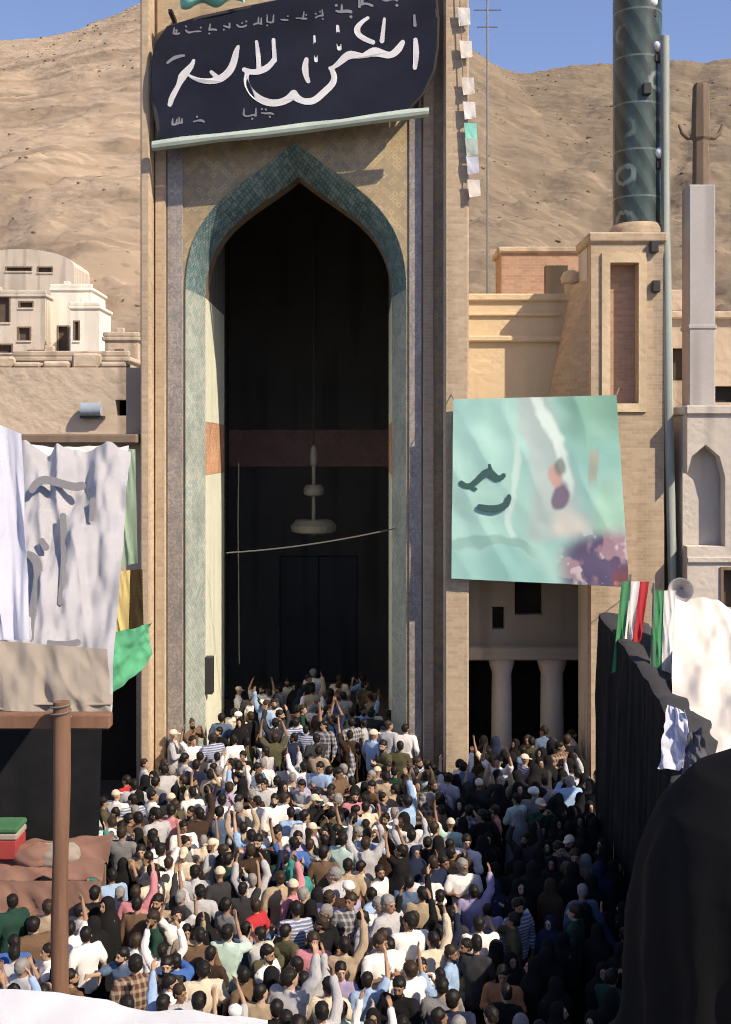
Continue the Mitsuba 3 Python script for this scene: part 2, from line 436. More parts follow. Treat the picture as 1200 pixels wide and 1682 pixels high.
# main wall with the arch cut out, strips of the frame on it
wallp = sbox(CX - 3.25, 0, CX + 3.68, TOP).difference(arch_poly(*OUT, -1))
obj('wall', prism(wallp, 25.0, 25.5), 'm_spandrel', por)
obj('wall_core', cat_m(box(CX - 3.24, CX - 2.43, 25.5, 29.4, 0, TOP - 0.02), box(CX + 2.43, CX + 3.67, 25.5, 29.4, 0, TOP - 0.02)), 'm_brick', por)
for side, (a, b, c, d, e, o) in ((-1, (2.44, 2.78, 2.80, 3.03, 3.05, 3.25)), (1, (2.36 + 0.07, 2.72, 2.74, 2.97, 3.17, 3.68))):
    def strip(u0, u1, y0, y1, z0, z1, bev=0.02):
        x0, x1 = sorted((CX + side * u0, CX + side * u1))
        return box(x0, x1, y0, y1, z0, z1, bev)
    obj('mosaic_strip', strip(a, b, 24.955, 25.0, 0, 15.6), 'm_mosaic', por)
    obj('pilaster', strip(c, d, 24.86, 25.0, 0, 16.0), 'm_brick', por)
    pier = cat_m(strip(e, o, 24.4, 25.0, 0, TOP, 0.03), strip(e - 0.02, o + 0.03, 24.36, 25.02, 0, 0.7, 0.03))
    obj('outer_pier', pier, 'm_brick', por)
obj('mosaic_strip', box(CX - 2.78, CX + 2.72, 24.95, 25.0, 15.62, 16.0, 0.01), 'm_mosaic', por)
obj('upper_panel', box(CX - 3.0, CX + 2.95, 24.93, 25.0, 16.02, TOP, 0.02), 'm_brick', por)

# splayed tile border: convex profile from the outer curve at the front to the inner curve further in


def border(a, b, base, zcut=None, n=9):
    ha, hb = arch_half(*a), arch_half(*b)
    rows = []
    for k in range(n):
        s = k / (n - 1)
        off, dep = math.sin(s * math.pi / 2), 1 - math.cos(s * math.pi / 2)
        h = ha + (hb - ha) * (s * 0.8 + 0.2 * off)
        rows.append(np.stack([h[:, 0], np.full(len(h), 24.95 + 1.07 * (0.8 * s + 0.2 * dep)), h[:, 1]], 1))
    R = np.array(rows)                                 # (profile, along, 3)
    legs = R[:, :1].copy(); legs[..., 2] = base
    full = R
    mir = R[:, ::-1].copy(); mir[..., 0] *= -1
    arc = np.concatenate([full, mir[:, 1:]], 1)
    arc[..., 0] += CX
    leg_l = np.concatenate([legs, R[:, :1]], 1); leg_l[..., 0] += CX
    leg_r = leg_l.copy(); leg_r[..., 0] = 2 * CX - leg_r[..., 0]; leg_r = leg_r[:, ::-1]
    return grid_mesh(arc), grid_mesh(leg_l), grid_mesh(leg_r)


arc, legl, legr = border(OUT, INN, 0.0)
obj('arch_border', arc, 'm_tile_teal', por, smooth=50)
obj('arch_border_leg', legl, 'm_tile_pale', por, smooth=50)
obj('arch_border_leg', legr, 'm_tile_pale', por, smooth=50)
# jambs and vault
for side in (-1, 1):
    x0, x1 = sorted((CX + side * 2.09, CX + side * 2.37))
    for z0, z1, m, nm in ((0.0, 7.42, 'm_cream', 'jamb_panel'), (7.42, 8.62, 'm_orange', 'jamb_band'), (8.62, 11.40, 'm_cream', 'jamb_panel')):
        obj(nm, box(x0, x1, 26.0, 29.4, z0 + 0.004, z1 - 0.004), m, por)
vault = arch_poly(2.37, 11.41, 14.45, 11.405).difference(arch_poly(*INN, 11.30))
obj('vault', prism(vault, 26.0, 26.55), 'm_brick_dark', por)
# hall behind
hx0, hx1 = CX - 2.95, CX + 3.3
end_wall = sbox(hx0, 0.5, hx1, 16.59).difference(sbox(CX - 2.09, 0, CX + 2.09, 16.6))
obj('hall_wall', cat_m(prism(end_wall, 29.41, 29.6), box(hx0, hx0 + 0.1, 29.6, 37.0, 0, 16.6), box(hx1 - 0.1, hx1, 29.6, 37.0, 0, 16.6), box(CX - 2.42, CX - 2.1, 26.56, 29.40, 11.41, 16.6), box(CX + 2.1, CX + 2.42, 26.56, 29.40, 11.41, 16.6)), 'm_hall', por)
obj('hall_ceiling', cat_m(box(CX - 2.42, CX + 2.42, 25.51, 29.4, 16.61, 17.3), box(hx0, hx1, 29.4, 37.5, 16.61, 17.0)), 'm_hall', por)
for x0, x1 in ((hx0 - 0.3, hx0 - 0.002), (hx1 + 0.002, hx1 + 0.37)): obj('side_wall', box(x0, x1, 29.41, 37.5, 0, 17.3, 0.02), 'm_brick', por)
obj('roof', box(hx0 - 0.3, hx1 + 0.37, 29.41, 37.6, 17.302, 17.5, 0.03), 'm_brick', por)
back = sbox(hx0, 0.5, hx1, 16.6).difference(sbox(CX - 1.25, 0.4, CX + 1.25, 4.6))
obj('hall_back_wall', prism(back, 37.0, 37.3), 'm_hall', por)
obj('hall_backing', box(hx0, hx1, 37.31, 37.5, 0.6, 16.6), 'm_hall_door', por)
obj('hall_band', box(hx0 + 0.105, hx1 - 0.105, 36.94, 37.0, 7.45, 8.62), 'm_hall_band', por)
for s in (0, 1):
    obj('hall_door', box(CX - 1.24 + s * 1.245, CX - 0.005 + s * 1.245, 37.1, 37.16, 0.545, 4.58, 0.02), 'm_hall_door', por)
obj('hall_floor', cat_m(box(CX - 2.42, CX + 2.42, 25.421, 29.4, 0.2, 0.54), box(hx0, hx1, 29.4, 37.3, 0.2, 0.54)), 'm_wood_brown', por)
for k in range(3):
    obj('step', box(CX - 3.0, CX + 3.0, 24.1 + 0.44 * k, 25.42, 0.0 + 0.18 * k + 0.001, 0.18 * (k + 1) - 0.001, 0.015), 'm_step', por)
# chandelier and rope inside the arch
ch = thing('chandelier', 'tiered hanging chandelier, faint in the dark of the arch', 'chandelier')
cxx, czz = (515 - 600) / F * 31, 6.0
obj('chain', tube([[cxx, 31, 13.9], [cxx, 31, 8.1]], 0.02, 6), 'm_metal_dark', ch)
for r, z, h in ((0.10, 7.55, 0.5), (0.28, 6.75, 0.30), (0.62, 5.75, 0.36)):
    obj('tier', lathe([(0.03, z + h), (r * 0.75, z + h), (r, z + h * 0.6), (r * 0.95, z + 0.05), (r * 0.6, z), (0.03, z)], cxx, 31, 20), 'm_brass', ch)
obj('stem', tube([[cxx, 31, 8.1], [cxx, 31, 5.7]], 0.05, 8), 'm_brass', ch)
u = np.linspace(0, 1, 24)
p0, p1 = at(372, 908, 25.9), at(648, 868, 25.4)
rp = p0 + (p1 - p0) * u[:, None]; rp[:, 2] -= 0.16 * 4 * u * (1 - u) * 0.5
single('rope', tube(rp, 0.016, 6), 'm_rope', 'thin pale rope strung across the dark arch opening', 'rope')
single('hanging_cable', tube([at(392, 760, 28.8), at(391, 860, 28.8), at(393, 1090, 28.8)], 0.014, 6), 'm_rope', 'thin vertical cable hanging inside the arch beside the left jamb', 'cable')
b = at(336, 1108, 26.1)
sp = thing('column_speaker', 'narrow dark box fixed low on the left jamb of the arch', 'loudspeaker')
obj('housing', box(b[0] - 0.02, b[0] + 0.2, b[1] - 0.15, b[1] + 0.1, b[2] - 0.42, b[2] + 0.42, 0.02), 'm_metal_dark', sp)
obj('bracket', box(b[0] - 0.16, b[0] - 0.021, b[1] - 0.04, b[1] + 0.02, b[2] - 0.06, b[2] + 0.06), 'm_metal', sp)

# ------------------------------------------------------------------ black inscription banner
BD = 24.2
edge = [(262, 232), (258, 205), (250, 160), (249, 110), (256, 70), (275, 44), (330, 27), (400, 12), (500, -8), (600, -30), (690, -48), (712, -30), (718, 30), (717, 75), (711, 115), (694, 152), (662, 186), (560, 196), (450, 212), (350, 224)]
bp = Polygon(edge).buffer(4).buffer(-4)
ban = thing('inscription_banner', 'wide black banner with white script and a pale turquoise hem above the arch', 'banner')


def bdepth(px, py):
    return BD + 0.05 * math.sin(px * 0.021 + py * 0.01) + 0.03 * math.sin(py * 0.06 + px * 0.035)


# cloth: grid clipped to the outline so that it can ripple
cells = []
for gx in range(240, 730, 14):
    for gy in range(-56, 244, 14):
        c = sbox(gx, gy, gx + 14, gy + 14).intersection(bp)
        if not c.is_empty:
            for q in getattr(c, 'geoms', [c]):
                if q.geom_type == 'Polygon' and q.area > 0.01: cells.append(q)
V, Fc = [], []
for q in cells:
    vv, ff = trimesh.creation.triangulate_polygon(q, engine='earcut')
    Fc.append(np.asarray(ff) + sum(len(x) for x in V)); V.append(vv)
V, Fc = np.vstack(V), np.vstack(Fc)
P = np.array([at(a, b_, bdepth(a, b_)) for a, b_ in V])
cl = trimesh.Trimesh(P, Fc, process=False); cl.merge_vertices(digits_vertex=4)
cl2 = cl.copy(); cl2.apply_translation([0, 0.02, 0]); cl2.invert()
obj('cloth', cat_m(cl, cl2), 'c_banner', ban, smooth=True)
bx = [at(*e, BD) for e in edge]
ring = [p + np.array([0, 0.09, 0]) for p in bx] + [bx[0] + np.array([0, 0.09, 0])]
obj('frame', cat_m(tube(ring, 0.05, 6), *[box(x - 0.04, x + 0.04, BD + 0.1, 25.0, z - 0.04, z + 0.04) for x in (-4.1, -1.5, 1.1) for z in (15.4, 17.2)]), 'm_metal_dark', ban)
hp = [at(px, py, BD - 0.1) for px, py in ((250, 240), (300, 233), (360, 226), (430, 219), (500, 210), (560, 203), (620, 194), (668, 188), (704, 184))]
hem = []
for i, p in enumerate(hp):
    hh = 0.085 + 0.012 * math.sin(i * 2.1)
    hem.append([p + np.array([0, 0.09, -hh]), p + np.array([0, -0.06, -hh * 0.7]), p + np.array([0, -0.09, 0.0]), p + np.array([0, -0.05, hh]), p + np.array([0, 0.09, hh * 1.1])])
hem = np.array(hem)
hm = grid_mesh(np.concatenate([hem, hem[:, :1]], 1)); hm.fix_normals()
obj('hem', hm, 'c_hem', ban, smooth=40)
big = [
    ([(318, 100), (311, 113), (300, 126), (293, 141), (285, 156), (279, 172)], [6, 12, 16, 9, 11, 9]),
    ([(313, 126), (338, 134), (363, 129), (380, 112), (387, 90), (391, 77)], [6, 10, 14, 14, 12, 6]), ([(347, 119), (356, 127)], [7, 9]),
    ([(401, 115), (417, 119), (438, 112), (450, 98)], [9, 11, 12, 9]), ([(421, 69), (424, 92), (425, 112)], [6, 9, 9]), ([(449, 66), (451, 100)], [7, 9]),
    ([(407, 119), (405, 137), (417, 156), (442, 169), (462, 168), (482, 155)], [8, 10, 13, 14, 13, 15]),
    ([(482, 155), (496, 166), (514, 166), (533, 151), (548, 133), (546, 118), (541, 112)], [16, 12, 13, 13, 12, 10, 5]),
    ([(503, 98), (501, 114), (506, 134)], [8, 13, 8]), ([(516, 60), (519, 100)], [4, 7]),
    ([(541, 113), (552, 108), (562, 99), (574, 91), (596, 92), (614, 86), (640, 91), (654, 81), (661, 70)], [5, 9, 13, 16, 9, 18, 12, 14, 9]),
    ([(554, 44), (557, 80)], [6, 9]), ([(604, 30), (586, 50), (612, 70)], [6, 12, 9]), ([(631, 32), (627, 68)], [6, 9]),
    ([(682, 66), (683, 88), (681, 112)], [8, 12, 8]),
]
def letters(name, poly, df, m, parent, lift, off=0.0):
    for g_ in getattr(poly, 'geoms', [poly]):
        if g_.area > 2: obj(name, print_mesh(g_, df, lift, 0.006), m, parent)


letters('letter', unary_union([stroke(p, [0.86 * q for q in w]) for p, w in big]).buffer(1.6).buffer(-1.6), bdepth, 'c_letter', ban, 0.006)
small = []
r2 = random.Random(3)


def scribble(x, y, n, h, w):
    out, px, py = [], x, y
    pts = []
    for k in range(n):
        pts.append((px, py + r2.uniform(-0.28, 0.28) * h)); px += r2.uniform(0.45, 0.9) * h
    out.append(stroke(pts, [w * r2.uniform(0.6, 1.15) for _ in pts]))
    for k in range(n):
        if r2.random() < 0.4: out.append(stroke([(pts[k][0], pts[k][1]), (pts[k][0] + r2.uniform(-1, 2), pts[k][1] - h * r2.uniform(0.8, 1.5))], [w, w * 0.6]))
        if r2.random() < 0.3: out.append(Point(pts[k][0], pts[k][1] + h * r2.choice((0.75, -0.8))).buffer(w * 0.5))
    return out, px


xx = 285.0
while xx < 525:                                                   # the small line of script along the top edge
    o_, xe = scribble(xx, 55 - (xx - 285) * 0.115, r2.randint(3, 5), 8.0, 3.2)
    small += o_; xx = xe + r2.uniform(5, 9)
for a in ((552, 20), (590, 10), (628, 0)):
    small += scribble(a[0], a[1], 4, 11.0, 5.0)[0]
for a in ((283, 203), (318, 200), (400, 190), (430, 186)):
    small += scribble(a[0], a[1], 4, 8.0, 3.6)[0]
small += [stroke([(680, 26), (681, 42)], [4, 6]), stroke([(275, 104), (288, 95), (302, 92)], [4, 6, 4])]
letters('small_letter', unary_union(small), bdepth, 'c_letter_dim', ban, 0.006)
c = at(345, 3, 24.3)
u_, v_ = np.meshgrid(np.linspace(0, 1, 26), np.linspace(0, 2 * np.pi, 20))
rad = 0.22 + 0.05 * np.sin(u_ * 14) + 0.03 * np.sin(v_ * 3 + u_ * 9)
rollP = np.stack([c[0] - 0.6 + 1.3 * u_, c[1] - 0.05 + rad * np.cos(v_), c[2] + 0.08 + rad * np.sin(v_) + 0.15 * u_], -1)
single('cloth_roll', grid_mesh(rollP), 'c_turquoise', 'bright turquoise cloth bundled on the top left of the black banner', 'cloth', smooth=True)

# pennants down the outer edge of the right pier
pen = thing('pennant_string', 'string of small pale pennants down the right edge of the portal', 'bunting')
pc = [at(px, py, 24.3) for px, py in ((754, -20), (758, 80), (762, 180), (768, 280), (770, 330))]
obj('cord', tube(pc, 0.012, 5), 'm_rope', pen)
for i, (py, m) in enumerate(((18, 'c_flag_white'), (72, 'c_canvas'), (132, 'c_canvas'), (172, 'c_flag_white'), (207, 'c_turquoise'), (232, 'c_hem'), (262, 'c_white_blue'), (300, 'c_canvas'))):
    px = 750 + (py + 20) * 0.058
    p = at(px, py, 24.28)
    P = sheet(p + [0.02, 0, -0.32], p + [0.26, 0.02, -0.28], p + [0.24, 0, 0.05], p + [-0.02, 0, 0.06], 8, 8, 0.05, 3, seed=i)
    obj('pennant', P, m, pen, smooth=50)

# ------------------------------------------------------------------ right wing, minaret, buildings on the right
rw = thing('shrine_wing', 'cream right wing of the shrine with a shaded columned porch below the green banner', 'building')
front = sbox(2.19, 5.2, 6.85, 11.45)
lower = sbox(2.19, 0, 6.85, 5.2).difference(sbox(2.35, -1, 5.75, 2.9)).difference(sbox(3.65, 3.95, 4.33, 4.76)).difference(sbox(3.1, 3.6, 3.4, 4.15))
obj('wall', cat_m(prism(front, 27.0, 27.45), box(2.19, 6.85, 30.6, 33, 0, 11.45), box(2.19, 2.32, 27.45, 30.6, 0, 11.44), box(6.6, 6.85, 27.45, 30.6, 0, 11.44)), 'm_wall_cream', rw)
obj('lower_wall', cat_m(prism(lower, 28.3, 28.7), box(2.33, 6.6, 27.46, 30.6, 5.2, 5.5), box(2.33, 6.6, 28.71, 30.6, 3.1, 3.4)), 'm_porch_wall', rw)
obj('roof', box(2.1, 6.9, 26.9, 33.1, 11.45, 11.62, 0.03), 'm_wall_cream', rw)
obj('cornice', box(2.2, 4.6, 26.86, 27.0, 10.50, 10.64, 0.03), 'm_wall_cream', rw)
obj('cornice', box(2.2, 4.55, 26.92, 27.0, 11.10, 11.18, 0.02), 'm_wall_cream', rw)
obj('ledge', box(2.33, 6.5, 27.9, 28.3, 2.91, 3.22, 0.03), 'm_porch_wall', rw)
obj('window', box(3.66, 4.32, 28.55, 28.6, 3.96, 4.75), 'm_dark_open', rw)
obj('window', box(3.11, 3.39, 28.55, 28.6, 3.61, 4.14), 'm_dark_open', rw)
for x0, x1 in ((3.08, 3.62), (4.28, 4.90)):
    xc, r = (x0 + x1) / 2, (x1 - x0) / 2
    obj('column', lathe([(r * 1.15, 0), (r * 1.15, 0.25), (r * 0.95, 0.35), (r * 0.92, 1.4), (r * 0.88, 2.5), (r * 1.0, 2.6), (r * 1.15, 2.75), (r * 1.15, 2.905)], xc, 28.5, 20), 'm_porch_column', rw, smooth=35)
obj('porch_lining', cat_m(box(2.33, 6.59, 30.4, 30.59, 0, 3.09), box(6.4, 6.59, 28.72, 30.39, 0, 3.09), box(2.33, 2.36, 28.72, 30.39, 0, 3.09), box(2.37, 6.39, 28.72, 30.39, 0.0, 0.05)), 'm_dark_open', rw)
# spur wall that leans against the minaret base
A = [at(977, 655, 25.6), at(900, 655, 26.98), at(935, 470, 26.98), at(975, 455, 25.6)]
q = np.array(A); back_ = q.copy(); back_[:, 0] = np.maximum(back_[:, 0], 5.05); back_[:, 0] = 5.05; back_[:, 1] = np.maximum(q[:, 1], 26.0)
sv = np.vstack([q, [[5.05, 26.98, q[1, 2]], [5.05, 26.98, q[3, 2]]]])
obj('spur_wall', trimesh.convex.convex_hull(sv), 'm_brick', rw)
obj('newel', lathe([(0.16, 11.62), (0.16, 11.85), (0.24, 11.9), (0.25, 12.02), (0.18, 12.14), (0.05, 12.2), (0.0, 12.2)], 4.82, 27.1, 14), 'm_wall_cream', rw, smooth=35)
rb = thing('rooftop_room', 'pinkish brick rooftop room behind the cream parapet', 'building')
obj('wall', box(3.7, 5.9, 31.5, 32.9, 11.62, 13.35), 'm_brick_pink', rb)
obj('roof', box(3.6, 6.0, 31.4, 33.0, 13.35, 13.5, 0.03), 'm_wall_mud', rb)
obj('door', box(4.9, 5.5, 31.46, 31.5, 11.7, 13.0), 'm_shutter', rb)

mn = thing('minaret', 'dark green tiled minaret rising from a tan niche pier, right of the portal', 'minaret')
pier = sbox(4.97, 0, 6.58, 12.55).difference(sbox(5.37, 9.0, 6.02, 12.12))
obj('pier', prism(pier, 25.5, 25.85), 'm_brick', mn)
obj('pier_core', box(4.98, 6.57, 25.851, 26.95, 0, 12.54), 'm_brick_pink', mn)
obj('pier_side', box(4.955, 4.979, 25.851, 26.95, 0, 12.53), 'm_wall_stone', mn)
obj('niche_frame', cat_m(prism(sbox(5.2, 8.82, 6.18, 12.32).difference(sbox(5.38, 9.01, 6.01, 12.11)), 25.44, 25.5)), 'm_wall_cream', mn)
obj('pier_cap', box(4.90, 6.64, 25.42, 27.0, 12.55, 12.78, 0.04), 'm_brick', mn)
obj('shaft', lathe([(0.55, 12.78), (0.55, 22.0), (0, 22.0)], 6.2, 26.4, 32), 'm_minaret', mn, smooth=35)
obj('shaft_base', lathe([(0.66, 12.781), (0.66, 12.95), (0.60, 13.05), (0.55, 13.1)], 6.2, 26.4, 32), 'm_brick', mn, smooth=35)
gl_lab = ['white globe lamp at the very top edge on the minaret', 'white globe lamp halfway up the minaret against the sky line', 'white globe lamp on the minaret in front of the hill']
for (px, py), lab in zip(((1070, 4), (1080, 77), (1083, 252)), gl_lab):
    gl = thing('globe_lamp', lab, 'lamp', 'globe lamps on the minaret')
    p = at(px, py, 26.0)
    s_ = trimesh.creation.icosphere(2, 0.13); s_.apply_translation(p)
    obj('globe', s_, 'm_globe', gl, smooth=True)
    obj('bracket', cat_m(tube([p + [-0.3, 0.3, -0.25], p + [-0.02, 0.02, -0.25], p + [0, 0, -0.11]], 0.03, 6), box(p[0] - 0.09, p[0] + 0.09, p[1] - 0.09, p[1] + 0.09, p[2] - 0.36, p[2] - 0.18, 0.02)), 'm_metal_dark', gl)
for (px, py) in ((1063, 145), (1075, 405), (1078, 470)):
    p = at(px, py, 25.75 if py < 390 else 25.35)
    obj('junction_box', box(p[0] - 0.09, p[0] + 0.09, p[1], p[1] + 0.14, p[2] - 0.13, p[2] + 0.13, 0.02), 'm_metal_dark', mn)
single('drain_pipe', tube([at(1091, 60, 25.9), at(1093, 380, 25.9), at(1094, 420, 25.55), at(1098, 700, 25.5), at(1104, 960, 25.5)], 0.10, 10), 'm_pipe', 'pale grey green pipe running down the right side of the minaret pier', 'pipe', smooth=40)

# stone building on the far right with blind arches
sb = thing('stone_house', 'grey beige stone house with blind arches at the right edge', 'building')
w = sbox(6.95, 0, 13.0, 8.75).difference(sbox(7.72, 4.55, 8.35, 5.4))
for ac in (7.35, 8.55, 9.75):
    a_ = np.array([[ac - 0.42, 5.9], [ac - 0.42, 7.4], [ac - 0.3, 7.85], [ac, 8.1], [ac + 0.3, 7.85], [ac + 0.42, 7.4], [ac + 0.42, 5.9]])
    w = w.difference(Polygon(a_))
obj('wall', prism(w, 25.0, 25.35), 'm_wall_stone', sb)
obj('wall_core', box(6.96, 12.98, 25.40, 31, 0, 8.74), 'm_wall_stone', sb)
obj('roof', box(6.9, 13.05, 24.92, 31.1, 8.75, 8.95, 0.03), 'm_wall_stone', sb)
wn = obj('window', box(7.73, 8.34, 25.36, 25.395, 4.56, 5.39), 'm_shutter', sb)
obj('frame', prism(sbox(7.66, 4.49, 8.41, 5.46).difference(sbox(7.725, 4.555, 8.345, 5.395)), 24.96, 25.05), 'm_wood_brown', wn)
obj('ledge', box(6.93, 13.0, 24.93, 25.0, 5.55, 5.68, 0.02), 'm_wall_stone', sb)
ub = thing('upper_house', 'weathered beige house behind the grey pillar, above the stone house', 'building')
w = sbox(8.05, 0, 16, 11.6).difference(sbox(9.55, 9.3, 10.4, 9.75)).difference(sbox(8.5, 9.9, 9.0, 10.8))
obj('wall', cat_m(prism(w, 32.0, 32.3), box(8.06, 15.98, 32.34, 38, 0, 11.58)), 'm_wall_mud', ub)
obj('roof', box(7.9, 16.1, 31.8, 38.1, 11.6, 11.8, 0.03), 'm_wall_mud', ub)
obj('window', box(9.56, 10.39, 32.3, 32.335, 9.31, 9.74), 'm_dark_open', ub)
obj('window', box(8.51, 8.99, 32.3, 32.335, 9.91, 10.79), 'm_shutter', ub)
obj('parapet', box(8.0, 9.6, 31.9, 32.1, 11.8, 12.4, 0.03), 'm_wall_mud', ub)
pl = thing('pillar', 'tall grey plastered pillar behind the stone house, right of the minaret', 'pillar')
obj('shaft', box(7.27, 7.86, 26.0, 26.6, 8.95, 13.95, 0.02), 'm_stone_pillar', pl)
obj('collar', box(7.24, 7.89, 25.97, 26.63, 10.7, 10.8, 0.02), 'm_stone_pillar', pl)
ft = thing('pillar_finial', 'brown weathered post with two curved arms on top of the grey pillar', 'post')
fx, fy = 7.62, 26.3
obj('post', lathe([(0.20, 13.95), (0.19, 14.6), (0.18, 15.0), (0.22, 15.06), (0.22, 15.2), (0.20, 15.8), (0.19, 16.2), (0.15, 16.3), (0, 16.3)], fx, fy, 8), 'm_wood_brown', ft, smooth=30)
for s in (-1, 1):
    obj('arm', tube([[fx + s * x, fy, z] for x, z in ((0.15, 15.1), (0.3, 15.08), (0.42, 15.18), (0.5, 15.38))], [0.07, 0.06, 0.05, 0.03], 8), 'm_wood_brown', ft, smooth=60)
an = thing('roof_antenna', 'thin grey antenna mast rising behind the right side of the portal', 'antenna')
p = at(800, 60, 34)
obj('mast', tube([[p[0], 34, 11.6], [p[0], 34, 23.0]], 0.03, 6), 'm_metal', an)
for l, z in ((0.5, 21.4), (0.4, 20.9), (0.3, 20.4)): obj('crossbar', tube([[p[0] - l, 34, z], [p[0] + l, 34, z]], 0.018, 5), 'm_metal', an)

# ------------------------------------------------------------------ green picture banner
gb0 = dict(x0=1.86, x1=5.32, z0=5.15, z1=8.98)


def green_fn(p, n, uv):
    u = (p.x - 1.80) / 3.55
    v = (9.05 - p.z) / 3.85
    u0, v0 = u, v
    u = u + 0.09 * (fbm(u0 * 6, v0 * 6, 3.0, 3) - 0.5)
    v = v + 0.11 * (fbm(u0 * 6, v0 * 6, 9.0, 3) - 0.5)
    base = mix((0.27, 0.52, 0.48), (0.38, 0.63, 0.57), smoothstep(0.3, 0.7, fbm(u * 3, v * 3, 0.0, 3)))
    base = mix(base, (0.22, 0.43, 0.34), smoothstep(0.55, 0.75, u) * smoothstep(0.45, 0.05, v))
    base = mix(base, (0.36, 0.60, 0.48), smoothstep(0.78, 0.9, u) * smoothstep(0.3, 0.55, v))
    c1 = 0.36 + 0.12 * v + 0.04 * dr.sin(v * 5.0)
    mid = smoothstep(c1 - 0.02, c1 + 0.05, u) * smoothstep(0.40 + 0.32 * v + 0.22, 0.40 + 0.32 * v + 0.13, u) * smoothstep(0.80, 0.70, v)
    base = mix(base, (0.42, 0.48, 0.48), 0.75 * mid)
    sw = dr.abs(u - (0.50 + 0.34 * v + 0.05 * dr.sin(v * 6)))
    base = mix(base, (0.66, 0.80, 0.74), smoothstep(0.05, 0.015, sw) * smoothstep(0.55, 0.42, v))
    sw2 = dr.abs(u - (0.345 + 0.07 * v * v + 0.03 * dr.sin(v * 7)))
    base = mix(base, (0.60, 0.78, 0.72), 0.8 * smoothstep(0.03, 0.008, sw2) * smoothstep(0.12, 0.3, v) * smoothstep(0.9, 0.7, v))
    base = mix(base, (0.60, 0.58, 0.52), 0.8 * smoothstep(0.16, 0.05, dr.sqrt((u - 0.70) * (u - 0.70) + (v - 0.66) * (v - 0.66) * 2.5)))
    fig = dr.sqrt((u - 0.635) * (u - 0.635) * 1.4 + (v - 0.52) * (v - 0.52))
    base = mix(base, (0.17, 0.14, 0.20), smoothstep(0.085, 0.055, fig))
    face = dr.sqrt((u - 0.60) * (u - 0.60) + (v - 0.42) * (v - 0.42) * 0.8)
    base = mix(base, (0.50, 0.33, 0.29), smoothstep(0.055, 0.03, face))
    hair = dr.sqrt((u - 0.645) * (u - 0.645) + (v - 0.385) * (v - 0.385) * 0.8)
    base = mix(base, (0.16, 0.19, 0.18), 0.8 * smoothstep(0.05, 0.025, hair))
    crowd = smoothstep(0.30, 0.16, dr.sqrt((u - 0.90) * (u - 0.90) + (v - 0.90) * (v - 0.90) * 1.4))
    cc = mix((0.36, 0.24, 0.29), (0.11, 0.09, 0.17), smoothstep(0.42, 0.58, fbm(u0 * 13, v0 * 11, 2.0, 3)))
    cc = mix(cc, (0.55, 0.48, 0.50), smoothstep(0.60, 0.70, fbm(u0 * 16, v0 * 14, 7.0, 3)))
    base = mix(base, cc, crowd)
    base = mix(base, (0.22, 0.07, 0.07), 0.8 * smoothstep(0.93, 0.99, u) * smoothstep(0.88, 0.96, v))
    base = mix(base, (0.38, 0.33, 0.26), 0.7 * smoothstep(0.035, 0.02, dr.abs(u - 0.83)) * smoothstep(0.25, 0.31, v) * smoothstep(0.48, 0.42, v))
    base = mix(base, (0.24, 0.42, 0.37), 0.75 * smoothstep(0.04, 0.02, dr.abs(v - 0.80 + 0.02 * dr.sin(u * 9))) * smoothstep(0.55, 0.42, u))
    return base


mat('c_green_print', proc(green_fn), 0.55, spec=0.3)
gbn = thing('picture_banner', 'aqua green printed banner with dark script and pictures of people, right of the portal', 'banner')
GD = 24.2
obj('cloth', sheet(at(741, 950, GD), at(1032, 964, GD), at(1012, 649, GD), at(744, 656, GD), 60, 60, 0.10, 3.2, 0.0, 2, 0.012, vert=False), 'c_green_print', gbn, smooth=50)
gl = [([(757, 793), (782, 790), (803, 776), (812, 783), (826, 781)], [8, 10, 13, 11, 8]), ([(803, 764), (806, 778)], [5, 9]),
      ([(787, 832), (808, 835), (829, 829), (835, 815)], [9, 11, 11, 7]), ([(776, 802), (781, 803)], [5, 5])]
letters('letter', unary_union([stroke(p, w) for p, w in gl]), lambda a, b: GD, 'c_letter_green', gbn, 0.06)
for a_, b_ in ((at(744, 656, GD), at(741, 648, 24.39)), (at(1012, 649, GD), at(1016, 638, 25.43)), (at(1032, 964, GD), at(1040, 970, 25.49))): obj('cord', tube([a_, b_], 0.012, 5), 'm_rope', gbn)

# ------------------------------------------------------------------ stalls, flags and canvas on the right
cu = thing('black_awning', 'black shade cloth hanging in folds along the right side of the crowd', 'awning')
topl = [at(983, 1008, 21.0), at(1045, 1090, 18.2), at(1098, 1180, 16.0), at(1096, 1292, 14.2)]
from scipy.interpolate import PchipInterpolator
tp = np.array([PchipInterpolator(range(4), [t[k] for t in topl])(np.linspace(0, 3, 200)) for k in range(3)]).T
tp[:, 2] -= 0.05 * np.abs(np.sin(np.linspace(0, 9 * np.pi, 200)))
rows = []
for k in range(18):
    s = k / 17
    w = meshkit.fbm(np.stack([np.linspace(0, 46, 200) + 0.8 * s, np.full(200, s * 1.3), np.zeros(200)], 1), 3, 4) - 0.5
    rows.append(tp + np.stack([-0.05 * s + 0.34 * w * s ** 0.5, 0 * w, -4.1 * s + 0.02 * w], 1))
obj('curtain', grid_mesh(np.array(rows)), 'c_black', cu, smooth=True)
obj('roof', grid_mesh(np.array([tp + [0, 0, 0.0], tp + [0.12, 0, 0.03], tp + [0.5, 0.3, -0.05], tp + [1.1, 0.8, -0.3]])), 'c_black_top', cu, smooth=True)
for t in (topl[0], topl[2], topl[3]):
    obj('pole', tube([[t[0] + 0.12, t[1], 0], [t[0] + 0.12, t[1], t[2] - 0.02]], 0.04, 8), 'm_metal_dark', cu)
cv = thing('canvas_tent', 'sunlit off white canvas tent roof at the right edge of the photo', 'tent')
